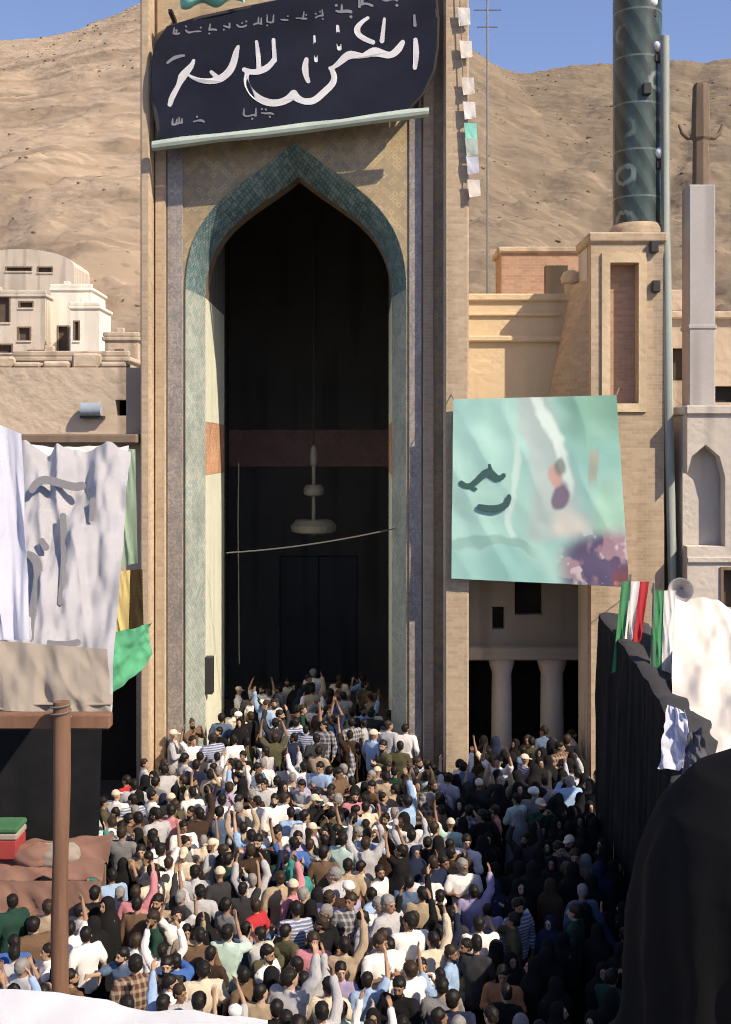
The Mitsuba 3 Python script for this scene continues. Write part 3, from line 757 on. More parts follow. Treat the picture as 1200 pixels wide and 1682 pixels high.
obj('canvas', sheet(at(1102, 1262, 15.4), at(1330, 1235, 15.2), at(1330, 985, 20), at(1106, 988, 20), 50, 50, 0.30, 4.5, 0.12, 9, 0.012, vert=False), 'c_canvas', cv, smooth=60)
for px, d, z in ((1112, 15.5, 3.8), (1330, 15.3, 3.9), (1120, 19.9, 5.3), (1325, 19.9, 5.3)):
    x = (px - 600) / F * d
    obj('pole', tube([[x, d, 0], [x, d, z]], 0.035, 8), 'm_metal', cv)


def flag(x, y, ztop, wid, h, cols, label, seed, tilt=0.0):
    f = thing('flag', label, 'flag', 'flags hanging above the canvas tent')
    obj('pole', tube([[x - wid / 2 - 0.03, y, ztop - h - 2.2], [x - wid / 2 - 0.03 + tilt, y, ztop + 0.12]], 0.02, 8), 'm_metal', f)
    k = len(cols)
    for i, m in enumerate(cols):
        x0, x1 = x - wid / 2 + wid * i / k, x - wid / 2 + wid * (i + 1) / k
        obj('stripe', sheet([x0 - tilt, y, ztop - h + 0.08 * i], [x1 - tilt, y, ztop - h + 0.08 * (i + 1)], [x1, y, ztop], [x0, y, ztop], 14, 30, 0.16, 1.6, 0, seed, 0.008), m, f, smooth=60)


p = at(1043, 955, 19.6)
flag(p[0], 19.6, p[2], 0.46, 1.55, ['c_flag_green', 'c_flag_white', 'c_flag_red'], 'hanging green white and red flag nearest the picture banner', 3, 0.18)
p = at(1090, 970, 18.2)
flag(p[0], 18.2, p[2], 0.36, 1.65, ['c_flag_green', 'c_flag_white'], 'limp flag showing its green and white stripes beside the tent', 8, 0.05)
single('cloth_bundle', sheet(at(1084, 1268, 14.6), at(1146, 1262, 14.4), at(1128, 1172, 14.9), at(1098, 1160, 15.0), 30, 30, 0.35, 3.0, 0.0, 14, 0.012, vert=False), 'c_white_blue', 'bluish white cloth bundled at the lower corner of the canvas tent', 'cloth', smooth=60)
single('dark_cloth', sheet(at(1118, 1285, 14.0), at(1166, 1262, 14.0), at(1150, 1196, 14.2), at(1128, 1206, 14.2), 20, 20, 0.2, 3.0, 0.0, 5, 0.012, vert=False), 'w_grey_cloth', 'crumpled dark grey cloth beside the white bundle by the canvas tent', 'cloth', smooth=60)
hs = thing('horn_loudspeaker', 'grey horn loudspeaker on a post above the canvas tent', 'loudspeaker')
p = at(1120, 962, 20.2)
hm = lathe([(0.03, 0), (0.06, 0.12), (0.11, 0.22), (0.21, 0.34), (0.22, 0.35), (0.20, 0.35), (0.10, 0.24), (0.02, 0.15)], 0, 0, 18)
hm.apply_transform(trimesh.transformations.rotation_matrix(math.radians(96), [1, -0.35, 0])); hm.apply_translation(p)
obj('horn', hm, 'm_stone_pillar', hs, smooth=40)
obj('driver', box(p[0] - 0.22, p[0] - 0.05, p[1] - 0.05, p[1] + 0.12, p[2] - 0.16, p[2] + 0.05, 0.03), 'm_metal_dark', hs)
obj('post', tube([[p[0], p[1] + 0.1, 0], [p[0], p[1] + 0.1, p[2]]], 0.03, 8), 'm_metal', hs)
# low flat roof on the right and the terrace the picture is taken from
struct('low_roof', cat_m(box(3.35, 8.0, 9.3, 13.9, 3.2, 3.42, 0.03), box(3.6, 8.0, 9.5, 13.7, 0, 3.2)), 'm_wall_grey')
struct('roof_terrace', cat_m(box(-4, 7, -6, 2.75, 5.8, 6.05, 0.03), box(-3.9, 6.9, -5.9, 2.65, 0, 5.8)), 'm_wall_grey')

# ------------------------------------------------------------------ left wing and village
lw = thing('side_building', 'low tan mud brick wing with a dark eave, left of the portal', 'building')
front = sbox(-16, 0, -4.78, 9.75)
for x0, x1, z1 in ((-6.7, -4.9, 3.2), (-8.6, -7.1, 3.0), (-11, -9, 3.0)): front = front.difference(sbox(x0, -1, x1, z1))
front = front.difference(sbox(-5.35, 8.72, -5.12, 9.06))
obj('wall', cat_m(prism(front, 24.75, 25.2), box(-16, -4.78, 30, 34, 0, 9.75), box(-16, -4.8, 25.2, 30, 9.45, 9.73), box(-4.95, -4.80, 25.2, 30, 0, 9.45)), 'm_wall_mud', lw)
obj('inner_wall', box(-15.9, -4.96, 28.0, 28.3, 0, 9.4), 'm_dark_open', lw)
obj('eave', box(-16, -4.8, 24.3, 24.75, 8.12, 8.32, 0.03), 'm_wood_brown', lw)
obj('parapet', cat_m(*[box(-9.4 + 0.62 * i, -8.82 + 0.62 * i, 24.73 + 0.03 * (i % 3), 25.15, 9.74, 9.86 + 0.22 * float(rng.random()), 0.05) for i in range(7)]), 'm_wall_mud', lw)
tk = thing('water_tank', 'small blue grey tank on the tan wing beside the portal', 'tank')
p = at(150, 672, 24.55)
tm = trimesh.creation.cylinder(0.14, 0.42, sections=20); tm.apply_transform(trimesh.transformations.rotation_matrix(math.pi / 2, [0, 1, 0])); tm.apply_translation(p)
obj('barrel', tm, 'm_tank', tk, smooth=40)
obj('bracket', box(p[0] - 0.25, p[0] + 0.25, p[1], 24.75, p[2] - 0.2, p[2] - 0.142), 'm_metal_dark', tk)


def house(label, px0, px1, pyt, pyb, d, depth, m, wins, door=None, vault=False, name='village_house'):
    h = thing(name, label, 'house', 'houses on the hillside')
    a, b = at(px0, pyt, d), at(px1, pyb, d)
    x0, x1, z1, z0 = a[0], b[0], a[2], b[2] - 2.5
    fr = sbox(x0, z0, x1, z1)
    rects = []
    for (wx0, wx1, wy0, wy1) in wins:
        q0, q1 = at(wx0, wy1, d), at(wx1, wy0, d)
        rects.append((q0[0], q0[2], q1[0], q1[2])); fr = fr.difference(sbox(*rects[-1]))
    obj('wall', cat_m(prism(fr, d, d + 0.35), box(x0 + 0.01, x1 - 0.01, d + 0.45, d + depth, z0, z1 - 0.01)), m, h)
    for r in rects:
        wn = obj('window', box(r[0] + 0.01, r[2] - 0.01, d + 0.3, d + 0.44, r[1] + 0.01, r[3] - 0.01), 'm_shutter', h)
        obj('frame', prism(sbox(r[0] - 0.07, r[1] - 0.05, r[2] + 0.07, r[3] + 0.07).difference(sbox(r[0] + 0.05, r[1] + 0.05, r[2] - 0.05, r[3] - 0.05)), d - 0.05, d + 0.05), 'm_wood_brown', wn)
        obj('sill', box(r[0] - 0.1, r[2] + 0.1, d - 0.12, d - 0.002, r[1] - 0.12, r[1], 0.02), m, wn)
    if vault:
        n = 12; ang = np.linspace(0, math.pi, n)
        vp = Polygon([((x0 + x1) / 2 - (x1 - x0) / 2 * math.cos(t), z1 + vault * math.sin(t)) for t in ang])
        obj('roof', prism(vp, d + 0.1, d + depth), m, h)
    else:
        pw = x1 - x0
        obj('chimney', box(x0 + 0.2 * pw, x0 + 0.2 * pw + 0.5, d + 1.2, d + 1.7, z1 + 0.252, z1 + 0.95, 0.05), m, h)
        obj('parapet', box(x0 - 0.1, x1 + 0.1, d - 0.1, d + 0.15, z1 + 0.252, z1 + 0.55, 0.06), m, h)
        obj('roof', box(x0 - 0.15, x1 + 0.15, d - 0.15, d + depth + 0.1, z1, z1 + 0.25, 0.05), m, h)
    return h


house('white two storey village house with one narrow window, nearest the portal side of the hillside', 116, 163, 508, 596, 88, 4, 'm_house_white', [(122, 130, 528, 560)])
house('pale village house with a flat roof and tall dark window, behind the white block', 84, 150, 478, 596, 92, 5, 'm_house_white', [(95, 112, 536, 582)])
house('pale village house with small dark windows at the left edge', -40, 74, 488, 600, 90, 6, 'm_house_pale', [(-5, 16, 484 + 4, 530), (32, 54, 496, 506), (30, 50, 538, 560), (46, 72, 576, 592), (-5, 20, 566, 580)])
house('long grey village house with low vaulted roof, highest on the left', -60, 122, 438, 480, 104, 6, 'm_house_pale', [(10, 52, 415 + 24, 446), (62, 86, 439, 448)], vault=1.6)
house('small tan hut below the white house', 24, 210, 594, 625, 60, 6, 'm_wall_mud', [])
house('tan hut with a small dark opening near the portal', 172, 226, 560, 640, 72, 5, 'm_wall_mud', [(190, 202, 575, 590)])

# ------------------------------------------------------------------ stalls, cloths and pole on the left


def tarp_d(px, py): return 16.0 - 2.8 * (py - 735) / 435.0


tb = thing('printed_tarp', 'grey white printed cloth sloping down over the left stall', 'tarp')
obj('cloth', sheet(at(-40, 1172, tarp_d(0, 1172)), at(180, 1176, tarp_d(0, 1176)), at(214, 736, 16.0), at(40, 736, 16.0), 60, 60, 0.34, 5.0, 0.05, 5, 0.012, vert=False), 'c_white_grey', tb, smooth=60)
tl = [([(62, 803), (80, 788), (108, 793), (142, 797)], [12, 14, 13, 14]), ([(112, 846), (113, 920), (108, 985)], [11, 9, 9]),
      ([(46, 906), (66, 914), (72, 950), (62, 1008), (60, 1042)], [9, 14, 15, 13, 12]), ([(78, 886), (84, 896)], [10, 12]),
      ([(90, 1050), (112, 1053), (136, 1049)], [10, 12, 11]), ([(129, 1104), (132, 1112)], [12, 11]), ([(160, 820), (158, 850)], [9, 8])]
letters('letter', unary_union([stroke(p, w) for p, w in tl]), tarp_d, 'c_print_grey', tb, 0.26)
single('white_cloth', sheet(at(-60, 1052, 11.0), at(48, 1050, 11.0), at(34, 712, 11.4), at(-60, 672, 11.4), 40, 40, 0.22, 4, 0, 12, 0.012), 'c_white_blue', 'smooth bluish white cloth hanging at the left edge of the photo', 'cloth', smooth=60)
aw = thing('stall_awning', 'beige awning on a wooden beam over the dark stall on the left', 'awning')
obj('valance', sheet(at(-60, 1166, 12.9), at(182, 1172, 12.9), at(176, 1066, 13.1), at(-60, 1048, 13.1), 50, 20, 0.16, 9, 0, 3, 0.012), 'c_beige', aw, smooth=60)
q = at(60, 1182, 12.75)
obj('beam', box(-5.2, at(182, 0, 12.75)[0], 12.68, 12.86, q[2] - 0.09, q[2] + 0.07, 0.015), 'm_wood', aw)
obj('beam', box(-7.4, -4.35, 18.9, 19.05, 4.85, 5.0, 0.015), 'm_wood', aw)
obj('roof', sheet([-5.4, 12.9, q[2] + 0.12], [-2.82, 12.9, q[2] + 0.12], [-4.3, 19.1, 5.1], [-7.4, 19.1, 5.1], 20, 20, 0.1, 4, 0.1, 2, 0.012, vert=False), 'c_beige', aw, smooth=60)
obj('back_cloth', sheet([-8.2, 19.3, 0.0], [-4.5, 19.3, 0.0], [-4.3, 19.1, 5.05], [-8.2, 19.1, 5.05], 30, 20, 0.2, 8, 0, 7, 0.012), 'c_black', aw, smooth=60)
px_ = at(100, 1160, 12.5)
wp = thing('wooden_pole', 'tall reddish brown wooden pole at the front of the left stall', 'pole')
zs = np.linspace(0, px_[2] + 0.05, 14)
obj('shaft', tube(np.stack([px_[0] + 0.012 * np.sin(zs * 1.7), np.full(14, 12.5) + 0.01 * np.cos(zs), zs], 1), 0.092 + 0.006 * np.sin(zs * 3), 10), 'm_wood', wp, smooth=50)
obj('binding', tube([[px_[0] + 0.105 * math.cos(a), 12.5 + 0.105 * math.sin(a), px_[2] - 0.12 + 0.012 * a] for a in np.linspace(0, 12.5, 60)], 0.012, 5), 'm_rope', wp)
# stall table with goods
st = thing('stall_table', 'stall counter covered with pinkish cloth behind the pole', 'table')
zt = 1.55
obj('cloth_top', sheet([-7.0, 17.3, zt], [-3.95, 17.3, zt], [-4.0, 18.4, zt + 0.25], [-7.0, 18.4, zt + 0.25], 40, 16, 0.22, 6, 0, 1, 0.02, vert=False), 'c_pink', st, smooth=60)
obj('skirt', sheet([-7.0, 17.22, zt - 0.55], [-3.9, 17.22, zt - 0.6], [-3.95, 17.3, zt], [-7.0, 17.3, zt], 50, 10, 0.16, 14, 0, 3, 0.012), 'c_pink', st, smooth=60)
for x in (-6.8, -4.15):
    for y in (17.4, 18.3): obj('trestle', box(x - 0.04, x + 0.04, y - 0.04, y + 0.04, 0, zt - 0.05), 'm_wood_brown', st)
q = at(14, 1362, 17.8)
bxk = thing('goods_box', 'red box with pale rim and green lid on the stall counter', 'box')
zb = zt + 0.2
obj('body', box(q[0] - 0.5, q[0] + 0.18, 17.6, 18.1, zb, zb + 0.30, 0.02), 'c_box_red', bxk)
obj('rim', box(q[0] - 0.51, q[0] + 0.19, 17.59, 18.11, zb + 0.302, zb + 0.40, 0.02), 'c_beige', bxk)
obj('lid', box(q[0] - 0.52, q[0] + 0.20, 17.58, 18.12, zb + 0.402, zb + 0.50, 0.03), 'c_box_green', bxk)
for i, (px, py, m, lab) in enumerate(((60, 1400, 'c_pink', 'folded pinkish cloth heaped on the stall counter'), (95, 1418, 'c_beige', 'folded beige cloth at the end of the stall counter'))):
    q = at(px, py, 17.7)
    u_, v_ = np.meshgrid(np.linspace(0, 2 * np.pi, 26), np.linspace(0, np.pi, 14))
    rr = 1 + 0.35 * (meshkit.noise(np.stack([np.cos(u_) * 2, np.sin(u_) * 2, v_ * 2.5 + i], -1), i) - 0.5)
    single('folded_cloth', grid_mesh(np.stack([q[0] + 0.36 * rr * np.sin(v_) * np.cos(u_), 17.75 + 0.25 * rr * np.sin(v_) * np.sin(u_), zt + 0.22 + 0.20 * rr * np.cos(v_)], -1)), m, lab, 'cloth', smooth=True)
# cloths beside the left pier
single('green_cloth', sheet(at(170, 1152, 20), at(247, 1082, 20.6), at(246, 1022, 20.6), at(184, 1040, 20), 30, 20, 0.14, 4, 0.0, 6, 0.012, vert=False), 'c_green', 'bright green cloth strung up beside the left pier of the portal', 'cloth', smooth=60)
yb = thing('yellow_banner', 'narrow yellow and black banner hanging left of the portal pier', 'banner')
obj('cloth', sheet(at(186, 1052, 21), at(211, 1050, 21), at(214, 936, 21), at(189, 940, 21), 14, 24, 0.12, 2, 0, 4, 0.01), 'c_yellow', yb, smooth=60)
obj('border', sheet(at(211, 1050, 21), at(236, 1046, 21), at(234, 935, 21), at(214, 936, 21), 14, 24, 0.10, 2, 0, 9, 0.01), 'c_blackgold', yb, smooth=60)
single('pale_green_cloth', sheet(at(196, 930, 22), at(226, 925, 22), at(222, 738, 22), at(200, 736, 22), 14, 40, 0.14, 2, 0, 4, 0.01), 'c_green_pale', 'pale olive green cloth hanging between the tarp and the portal', 'cloth', smooth=60)
single('tarp_white_top', sheet(at(46, 790, 16.6), at(205, 770, 16.6), at(212, 733, 16.9), at(44, 733, 16.9), 30, 10, 0.10, 4, 0.05, 4, 0.012, vert=False), 'c_flag_white', 'bright white strip of cloth under the dark eave on the left', 'cloth', smooth=60)
# white canopy low on the left, in front of the crowd
wc = thing('white_canopy', 'white stall canopy along the bottom left edge of the photo', 'canopy')
fl, fr_ = at(-30, 1626, 11.3), at(440, 1676, 11.3)
obj('cloth', sheet([fl[0], 9.0, fl[2] - 0.15], [fr_[0], 9.0, fr_[2] - 0.15], fr_, fl, 40, 20, 0.10, 5, 0.02, 21, 0.012, vert=False), 'c_canvas_white', wc, smooth=60)
for x, y in ((fl[0] + 0.1, 11.2), (fr_[0] - 0.1, 11.2), (fr_[0] - 0.1, 9.1)):
    obj('leg', tube([[x, y, 0], [x, y, 2.3]], 0.025, 6), 'm_metal', wc)

# ------------------------------------------------------------------ people
SKINS = []
for nm, c in (('skin_light', (0.48, 0.31, 0.22)), ('skin_mid', (0.38, 0.235, 0.155)), ('skin_dark', (0.28, 0.165, 0.105))):
    SKINS.append(mat('s_' + nm, c, 0.55, spec=0.35))
HAIRS = {'black hair': mat('h_black', (0.012, 0.010, 0.009), 0.55), 'dark brown hair': mat('h_brown', (0.035, 0.022, 0.015), 0.55), 'grey hair': mat('h_grey', (0.25, 0.24, 0.23), 0.6)}
mat('h_face', (0.02, 0.015, 0.012), 0.6)
mat('h_lip', (0.30, 0.12, 0.10), 0.6)
mat('p_shoe', (0.03, 0.025, 0.022), 0.6)
COL = {'black': (0.012, 0.012, 0.013), 'charcoal': (0.04, 0.04, 0.043), 'navy': (0.018, 0.024, 0.055), 'dark brown': (0.05, 0.032, 0.022), 'olive': (0.085, 0.08, 0.045),
       'dark green': (0.02, 0.055, 0.04), 'white': (0.78, 0.77, 0.76), 'cream': (0.66, 0.58, 0.45), 'light grey': (0.45, 0.45, 0.47), 'grey': (0.20, 0.20, 0.21), 'beige': (0.42, 0.33, 0.23),
       'blue': (0.06, 0.14, 0.42), 'light blue': (0.32, 0.46, 0.68), 'steel blue': (0.10, 0.15, 0.24), 'maroon': (0.13, 0.022, 0.03), 'red': (0.45, 0.04, 0.05), 'pink': (0.58, 0.24, 0.28),
       'lilac': (0.38, 0.33, 0.50), 'teal': (0.05, 0.27, 0.24), 'mint': (0.50, 0.66, 0.60), 'salmon': (0.60, 0.27, 0.19), 'orange brown': (0.36, 0.17, 0.08), 'yellow green': (0.50, 0.50, 0.22), 'brown': (0.15, 0.095, 0.06)}
for k, c in COL.items():
    mat('w_' + k.replace(' ', '_'), c, 0.9, spec=0.15)
for k, c1, c2, wz, wx in (('blue and white striped', (0.52, 0.53, 0.57), (0.16, 0.20, 0.34), 0.045, 0), ('grey checked', (0.42, 0.41, 0.42), (0.09, 0.09, 0.11), 0.09, 0.09), ('brown checked', (0.36, 0.29, 0.22), (0.10, 0.05, 0.035), 0.10, 0.10), ('pink and white striped', (0.62, 0.58, 0.58), (0.45, 0.16, 0.20), 0.07, 0)):
    def pf(p, n, uv, c1=c1, c2=c2, wz=wz, wx=wx):
        t = smoothstep(0.35, 0.45, dr.abs(p.z / wz - dr.floor(p.z / wz) - 0.5) * 2)
        if wx: t = 0.5 * t + 0.5 * smoothstep(0.35, 0.45, dr.abs((p.x + p.y) / wx - dr.floor((p.x + p.y) / wx) - 0.5) * 2)
        return mix(c1, c2, t)
    mat('w_' + k.replace(' ', '_'), proc(pf), 0.9, spec=0.15)
PRINTS = ['blue and white striped', 'grey checked', 'brown checked', 'pink and white striped']


def W(k): return 'w_' + k.replace(' ', '_')


def sph(c, r, seg=10, sc=None):
    m = Manifold.sphere(1.0, seg)
    r3 = (r, r, r) if sc is None else tuple(r * s for s in sc)
    return m.scale(r3).translate(tuple(float(x) for x in c))


def bone(a, b, ra, rb, seg=10):
    return Manifold.batch_hull([sph(a, ra, seg), sph(b, rb, seg)])


def tm_(man, ref, smooth=6, simp=0.0):
    m = man.refine_to_length(ref) if ref else man
    q = m.to_mesh()
    t = trimesh.Trimesh(np.array(q.vert_properties[:, :3], float), np.array(q.tri_verts), process=True)
    if smooth: trimesh.smoothing.filter_taubin(t, lamb=0.5, nu=0.52, iterations=smooth)
    return t


def hand(wrist, direction, palm_n, curl, side):
    d = np.array(direction, float); d /= np.linalg.norm(d)
    n = np.array(palm_n, float); n -= d * (n @ d); n /= np.linalg.norm(n)
    s = np.cross(d, n) * side
    w = np.array(wrist, float)
    out = [Manifold.batch_hull([sph(w, 0.024, 6), sph(w + d * 0.085 + s * 0.030, 0.014, 6), sph(w + d * 0.085 - s * 0.030, 0.014, 6), sph(w + d * 0.03 + s * 0.028, 0.016, 6)])]
    for k, (o, L) in enumerate(((0.033, 0.066), (0.011, 0.076), (-0.011, 0.070), (-0.033, 0.054))):
        a = w + d * 0.085 + s * o
        c1 = curl * (0.8 + 0.12 * k)
        m_ = a + (d * math.cos(c1) + n * math.sin(c1)) * L * 0.55 + s * o * 0.12
        e = m_ + (d * math.cos(2 * c1) + n * math.sin(2 * c1)) * L * 0.5
        out += [bone(a, m_, 0.0105, 0.0095, 6), bone(m_, e, 0.0095, 0.008, 6)]
    a = w + d * 0.025 + s * 0.026; m_ = a + d * 0.03 + s * 0.032 + n * 0.012; e = m_ + d * 0.032 + s * 0.006 + n * 0.016
    out += [bone(a, m_, 0.014, 0.011, 6), bone(m_, e, 0.011, 0.009, 6)]
    return out


# poses: (left elbow, left wrist, right elbow, right wrist); body faces +y, x is its left-right axis (left = -x)
POSES = {
    'arms down': ([-.27, -.03, 1.14], [-.25, .06, .90], [.27, -.03, 1.14], [.25, .08, .90]),
    'both arms raised': ([-.31, .10, 1.62], [-.27, .16, 1.88], [.30, .08, 1.64], [.22, .14, 1.89]),
    'right arm raised': ([-.26, -.02, 1.15], [-.20, .15, .98], [.29, .07, 1.65], [.26, .12, 1.92]),
    'left arm raised': ([-.30, .12, 1.62], [-.34, .18, 1.88], [.27, -.02, 1.15], [.24, .10, .92]),
    'hands held to the chest': ([-.26, .05, 1.16], [-.07, .21, 1.26], [.26, .05, 1.16], [.07, .21, 1.22]),
    'both hands lifted to the face': ([-.25, .17, 1.27], [-.07, .27, 1.52], [.25, .17, 1.27], [.07, .27, 1.52]),
    'right arm stretched forward': ([-.27, -.02, 1.14], [-.24, .07, .90], [.26, .22, 1.36], [.22, .47, 1.44]),
    'hands under the cloak': ([-.205, .03, 1.14], [-.06, .15, 1.08], [.205, .03, 1.14], [.06, .15, 1.12]),
    'arms folded': ([-.26, .06, 1.17], [.06, .20, 1.20], [.26, .06, 1.19], [-.06, .22, 1.17]),
}
HEADC = np.array([0, 0.012, 1.615])


def build_body(pose, turn, nod):
    le, lw_, re, rw_ = [np.array(v) for v in POSES[pose]]
    parts = [Manifold.batch_hull([sph((0, 0, .98), .115, 12, (1.25, .9, 1)), sph((0, 0, 1.12), .11, 12, (1.2, .85, 1))]),
             Manifold.batch_hull([sph((0, 0, 1.12), .11, 12, (1.2, .85, 1)), sph((-.085, 0, 1.32), .10, 10), sph((.085, 0, 1.32), .10, 10), sph((-.15, 0, 1.41), .055, 8), sph((.15, 0, 1.41), .055, 8)]),
             bone((0, -.005, 1.40), (0, .005, 1.53), .058, .052, 10)]
    for s, e, w in ((-1, le, lw_), (1, re, rw_)):
        sh = np.array([.185 * s, 0, 1.405 + (0.03 if e[2] > 1.45 else 0)])
        parts += [bone(sh, e, .052, .040, 8), bone(e, w, .039, .025, 8), bone((.10 * s, 0, 1.38), sh, .06, .052, 8)]
        d = (w - e); pn = np.array([-s, 0.15, 0.0]) if abs(d[0]) < abs(d[2]) else np.array([0, .2, 1.0])
        parts += hand(w, d, pn, 0.45 if e[2] < 1.45 else 0.25, -s if True else s)
        parts += [bone((.09 * s, 0, .93), (.10 * s, .02, .50), .085, .055, 8), bone((.10 * s, .02, .50), (.105 * s, -.02, .09), .054, .036, 8), bone((.105 * s, -.03, .045), (.125 * s, .14, .035), .042, .032, 6)]
    body = Manifold.batch_boolean(parts, __import__('manifold3d').OpType.Add)
    # head: skull, jaw, brow, nose, ears
    h = [Manifold.batch_hull([sph((0, -.018, .035), .085, 12, (.88, 1.06, .95)), sph((0, .03, -.035), .062, 10, (1.0, 1, 1)), sph((0, .055, -.095), .028, 8, (1.3, 1, 1))]),
         Manifold.batch_hull([sph((0, .085, .012), .009, 6), sph((0, .107, -.032), .014, 6, (1.1, 1, .9)), sph((0, .082, -.036), .016, 6)]),
         bone((-.035, .070, .022), (.035, .070, .022), .016, .016, 6), bone((-.018, .078, -.068), (.018, .078, -.068), .011, .011, 6),
         sph((-.080, -.012, -.008), .030, 8, (.35, .6, 1.0)), sph((.080, -.012, -.008), .030, 8, (.35, .6, 1.0))]
    head = Manifold.batch_boolean(h, __import__('manifold3d').OpType.Add)
    eyes = Manifold.batch_boolean([sph((-.031, .083, .004), .012, 6), sph((.031, .083, .004), .012, 6)], __import__('manifold3d').OpType.Add)
    head = head - eyes
    head = head.rotate((nod, 0, 0)).rotate((0, 0, turn)).translate(tuple(HEADC))
    m = body + head
    m = tm_(m, 0.055, 3)
    m = simplify(m, 0.0034)
    return m


def simplify(t, tol):
    import manifold3d as m3
    q = Manifold(m3.Mesh(np.asarray(t.vertices, np.float32), np.asarray(t.faces, np.uint32)))
    q = q.simplify(tol) if hasattr(q, 'simplify') else q
    if q.num_tri() < 50: return t
    o = q.to_mesh()
    return trimesh.Trimesh(np.array(o.vert_properties[:, :3], float), np.array(o.tri_verts), process=False)


def wrinkle(t, amp, sc, seed, bias=0.5):
    n = np.array(t.vertex_normals)
    w = meshkit.fbm(np.array(t.vertices) * sc, 3, seed) - bias
    t.vertices = np.array(t.vertices) + n * (w * amp)[:, None]
    return t


def build_shirt(pose, sleeve, seed, hem=.84, bulk=0.0):
    le, lw_, re, rw_ = [np.array(v) for v in POSES[pose]]
    b = bulk
    parts = [Manifold.batch_hull([sph((0, 0, hem), .135 + b, 12, (1.22, .92, .25)), sph((0, 0, 1.10), .128 + b, 12, (1.22, .88, 1))]),
             Manifold.batch_hull([sph((0, 0, 1.10), .128 + b, 12, (1.22, .88, 1)), sph((-.09, 0, 1.31), .112 + b, 10), sph((.09, 0, 1.31), .112 + b, 10), sph((-.155, 0, 1.405), .068, 8), sph((.155, 0, 1.405), .068, 8)]),
             bone((0, -.005, 1.40), (0, .0, 1.465), .078, .064, 10)]
    for s, e, w in ((-1, le, lw_), (1, re, rw_)):
        sh = np.array([.185 * s, 0, 1.405 + (0.03 if e[2] > 1.45 else 0)])
        if sleeve == 'short':
            parts += [bone(sh, sh + (e - sh) * .72, .068 + b * .6, .062 + b * .5, 9)]
        else:
            parts += [bone(sh, e, .068 + b * .6, .055 + b * .5, 9), bone(e, e + (w - e) * .9, .054 + b * .5, .040 + b * .4, 9)]
        parts += [bone((.10 * s, 0, 1.38), sh, .076, .068, 8)]
    m = Manifold.batch_boolean(parts, __import__('manifold3d').OpType.Add)
    t = tm_(m, 0.05, 3)
    t = wrinkle(t, 0.05, 10.0, seed, 0.30)
    return simplify(t, 0.0042)


def build_trousers(seed):
    parts = [Manifold.batch_hull([sph((0, 0, 1.0), .128, 10, (1.22, .9, .3)), sph((0, 0, .90), .13, 10, (1.22, .92, .6))])]
    for s in (-1, 1):
        parts += [bone((.085 * s, 0, .90), (.10 * s, .02, .50), .102, .075, 8), bone((.10 * s, .02, .50), (.105 * s, -.02, .08), .075, .062, 8)]
    t = tm_(Manifold.batch_boolean(parts, __import__('manifold3d').OpType.Add), 0.09, 3)
    return simplify(wrinkle(t, 0.03, 8.0, seed), 0.003)


def build_shoes():
    ms = [tm_(Manifold.batch_hull([sph((.105 * s, -.045, .045), .047, 8), sph((.128 * s, .15, .036), .040, 8), sph((.105 * s, -.03, .09), .045, 8)]), 0, 0) for s in (-1, 1)]
    return cat_m(*ms)


def place_head(man, turn, nod):
    return man.rotate((nod, 0, 0)).rotate((0, 0, turn)).translate(tuple(HEADC))


def build_hair(turn, nod, style, seed):
    if style in ('black hair', 'dark brown hair', 'grey hair'):
        cap = Manifold.batch_hull([sph((0, -.022, .042), .095, 16, (.92, 1.06, .98)), sph((0, -.045, -.02), .075, 12)])
        cut = Manifold.cube((.4, .4, .4), True).translate((0, .2 + .062, -.2 + .055)) + Manifold.cube((.4, .4, .4), True).translate((0, 0, -.2 - .062)) + Manifold.cube((.4, .2, .09), True).translate((0, .105, -.03))
        t = tm_(place_head(cap - cut, turn, nod), 0.03, 1)
        return simplify(wrinkle(t, 0.030, 30.0, seed), 0.0012)
    if style == 'cap':
        cap = Manifold.batch_hull([sph((0, -.018, .05), .098, 16, (.93, 1.06, .95))]) - Manifold.cube((.4, .4, .4), True).translate((0, 0, -.2 + .035))
        peak = Manifold.batch_hull([sph((-.055, .085, .045), .012, 6), sph((.055, .085, .045), .012, 6), sph((-.03, .165, .035), .009, 6), sph((.03, .165, .035), .009, 6)])
        return tm_(place_head(cap + peak, turn, nod), 0.04, 0)
    if style == 'wrap':
        ms = Manifold.batch_hull([sph((0, -.022, .05), .104, 14, (.98, 1.08, .85))]) - Manifold.cube((.4, .4, .4), True).translate((0, 0, -.2 + .015))
        return simplify(wrinkle(tm_(place_head(ms, turn, nod), 0.03, 1), 0.03, 16.0, seed), 0.002)


def build_beard(turn, nod):
    b = Manifold.batch_hull([sph((0, .035, -.062), .060, 10, (1.02, 1, .8)), sph((0, .062, -.102), .032, 8, (1.3, 1, 1))]) - Manifold.cube((.2, .2, .2), True).translate((0, .1, .1 - .058))
    mo = bone((-.022, .088, -.056), (.022, .088, -.056), .010, .010, 6)
    return tm_(place_head(b + mo, turn, nod), 0, 0)


def build_features(turn, nod):
    ey = [place_head(sph((s * .031, .0790, .004), .0085, 6), turn, nod) for s in (-1, 1)]
    br = [place_head(bone((s * .016, .0885, .027), (s * .043, .080, .025), .0038, .003, 5), turn, nod) for s in (-1, 1)]
    lip = place_head(bone((-.018, .088, -.070), (.018, .088, -.070), .006, .006, 5), turn, nod)
    return [tm_(x, 0, 0) for x in ey], [tm_(x, 0, 0) for x in br], tm_(lip, 0, 0)


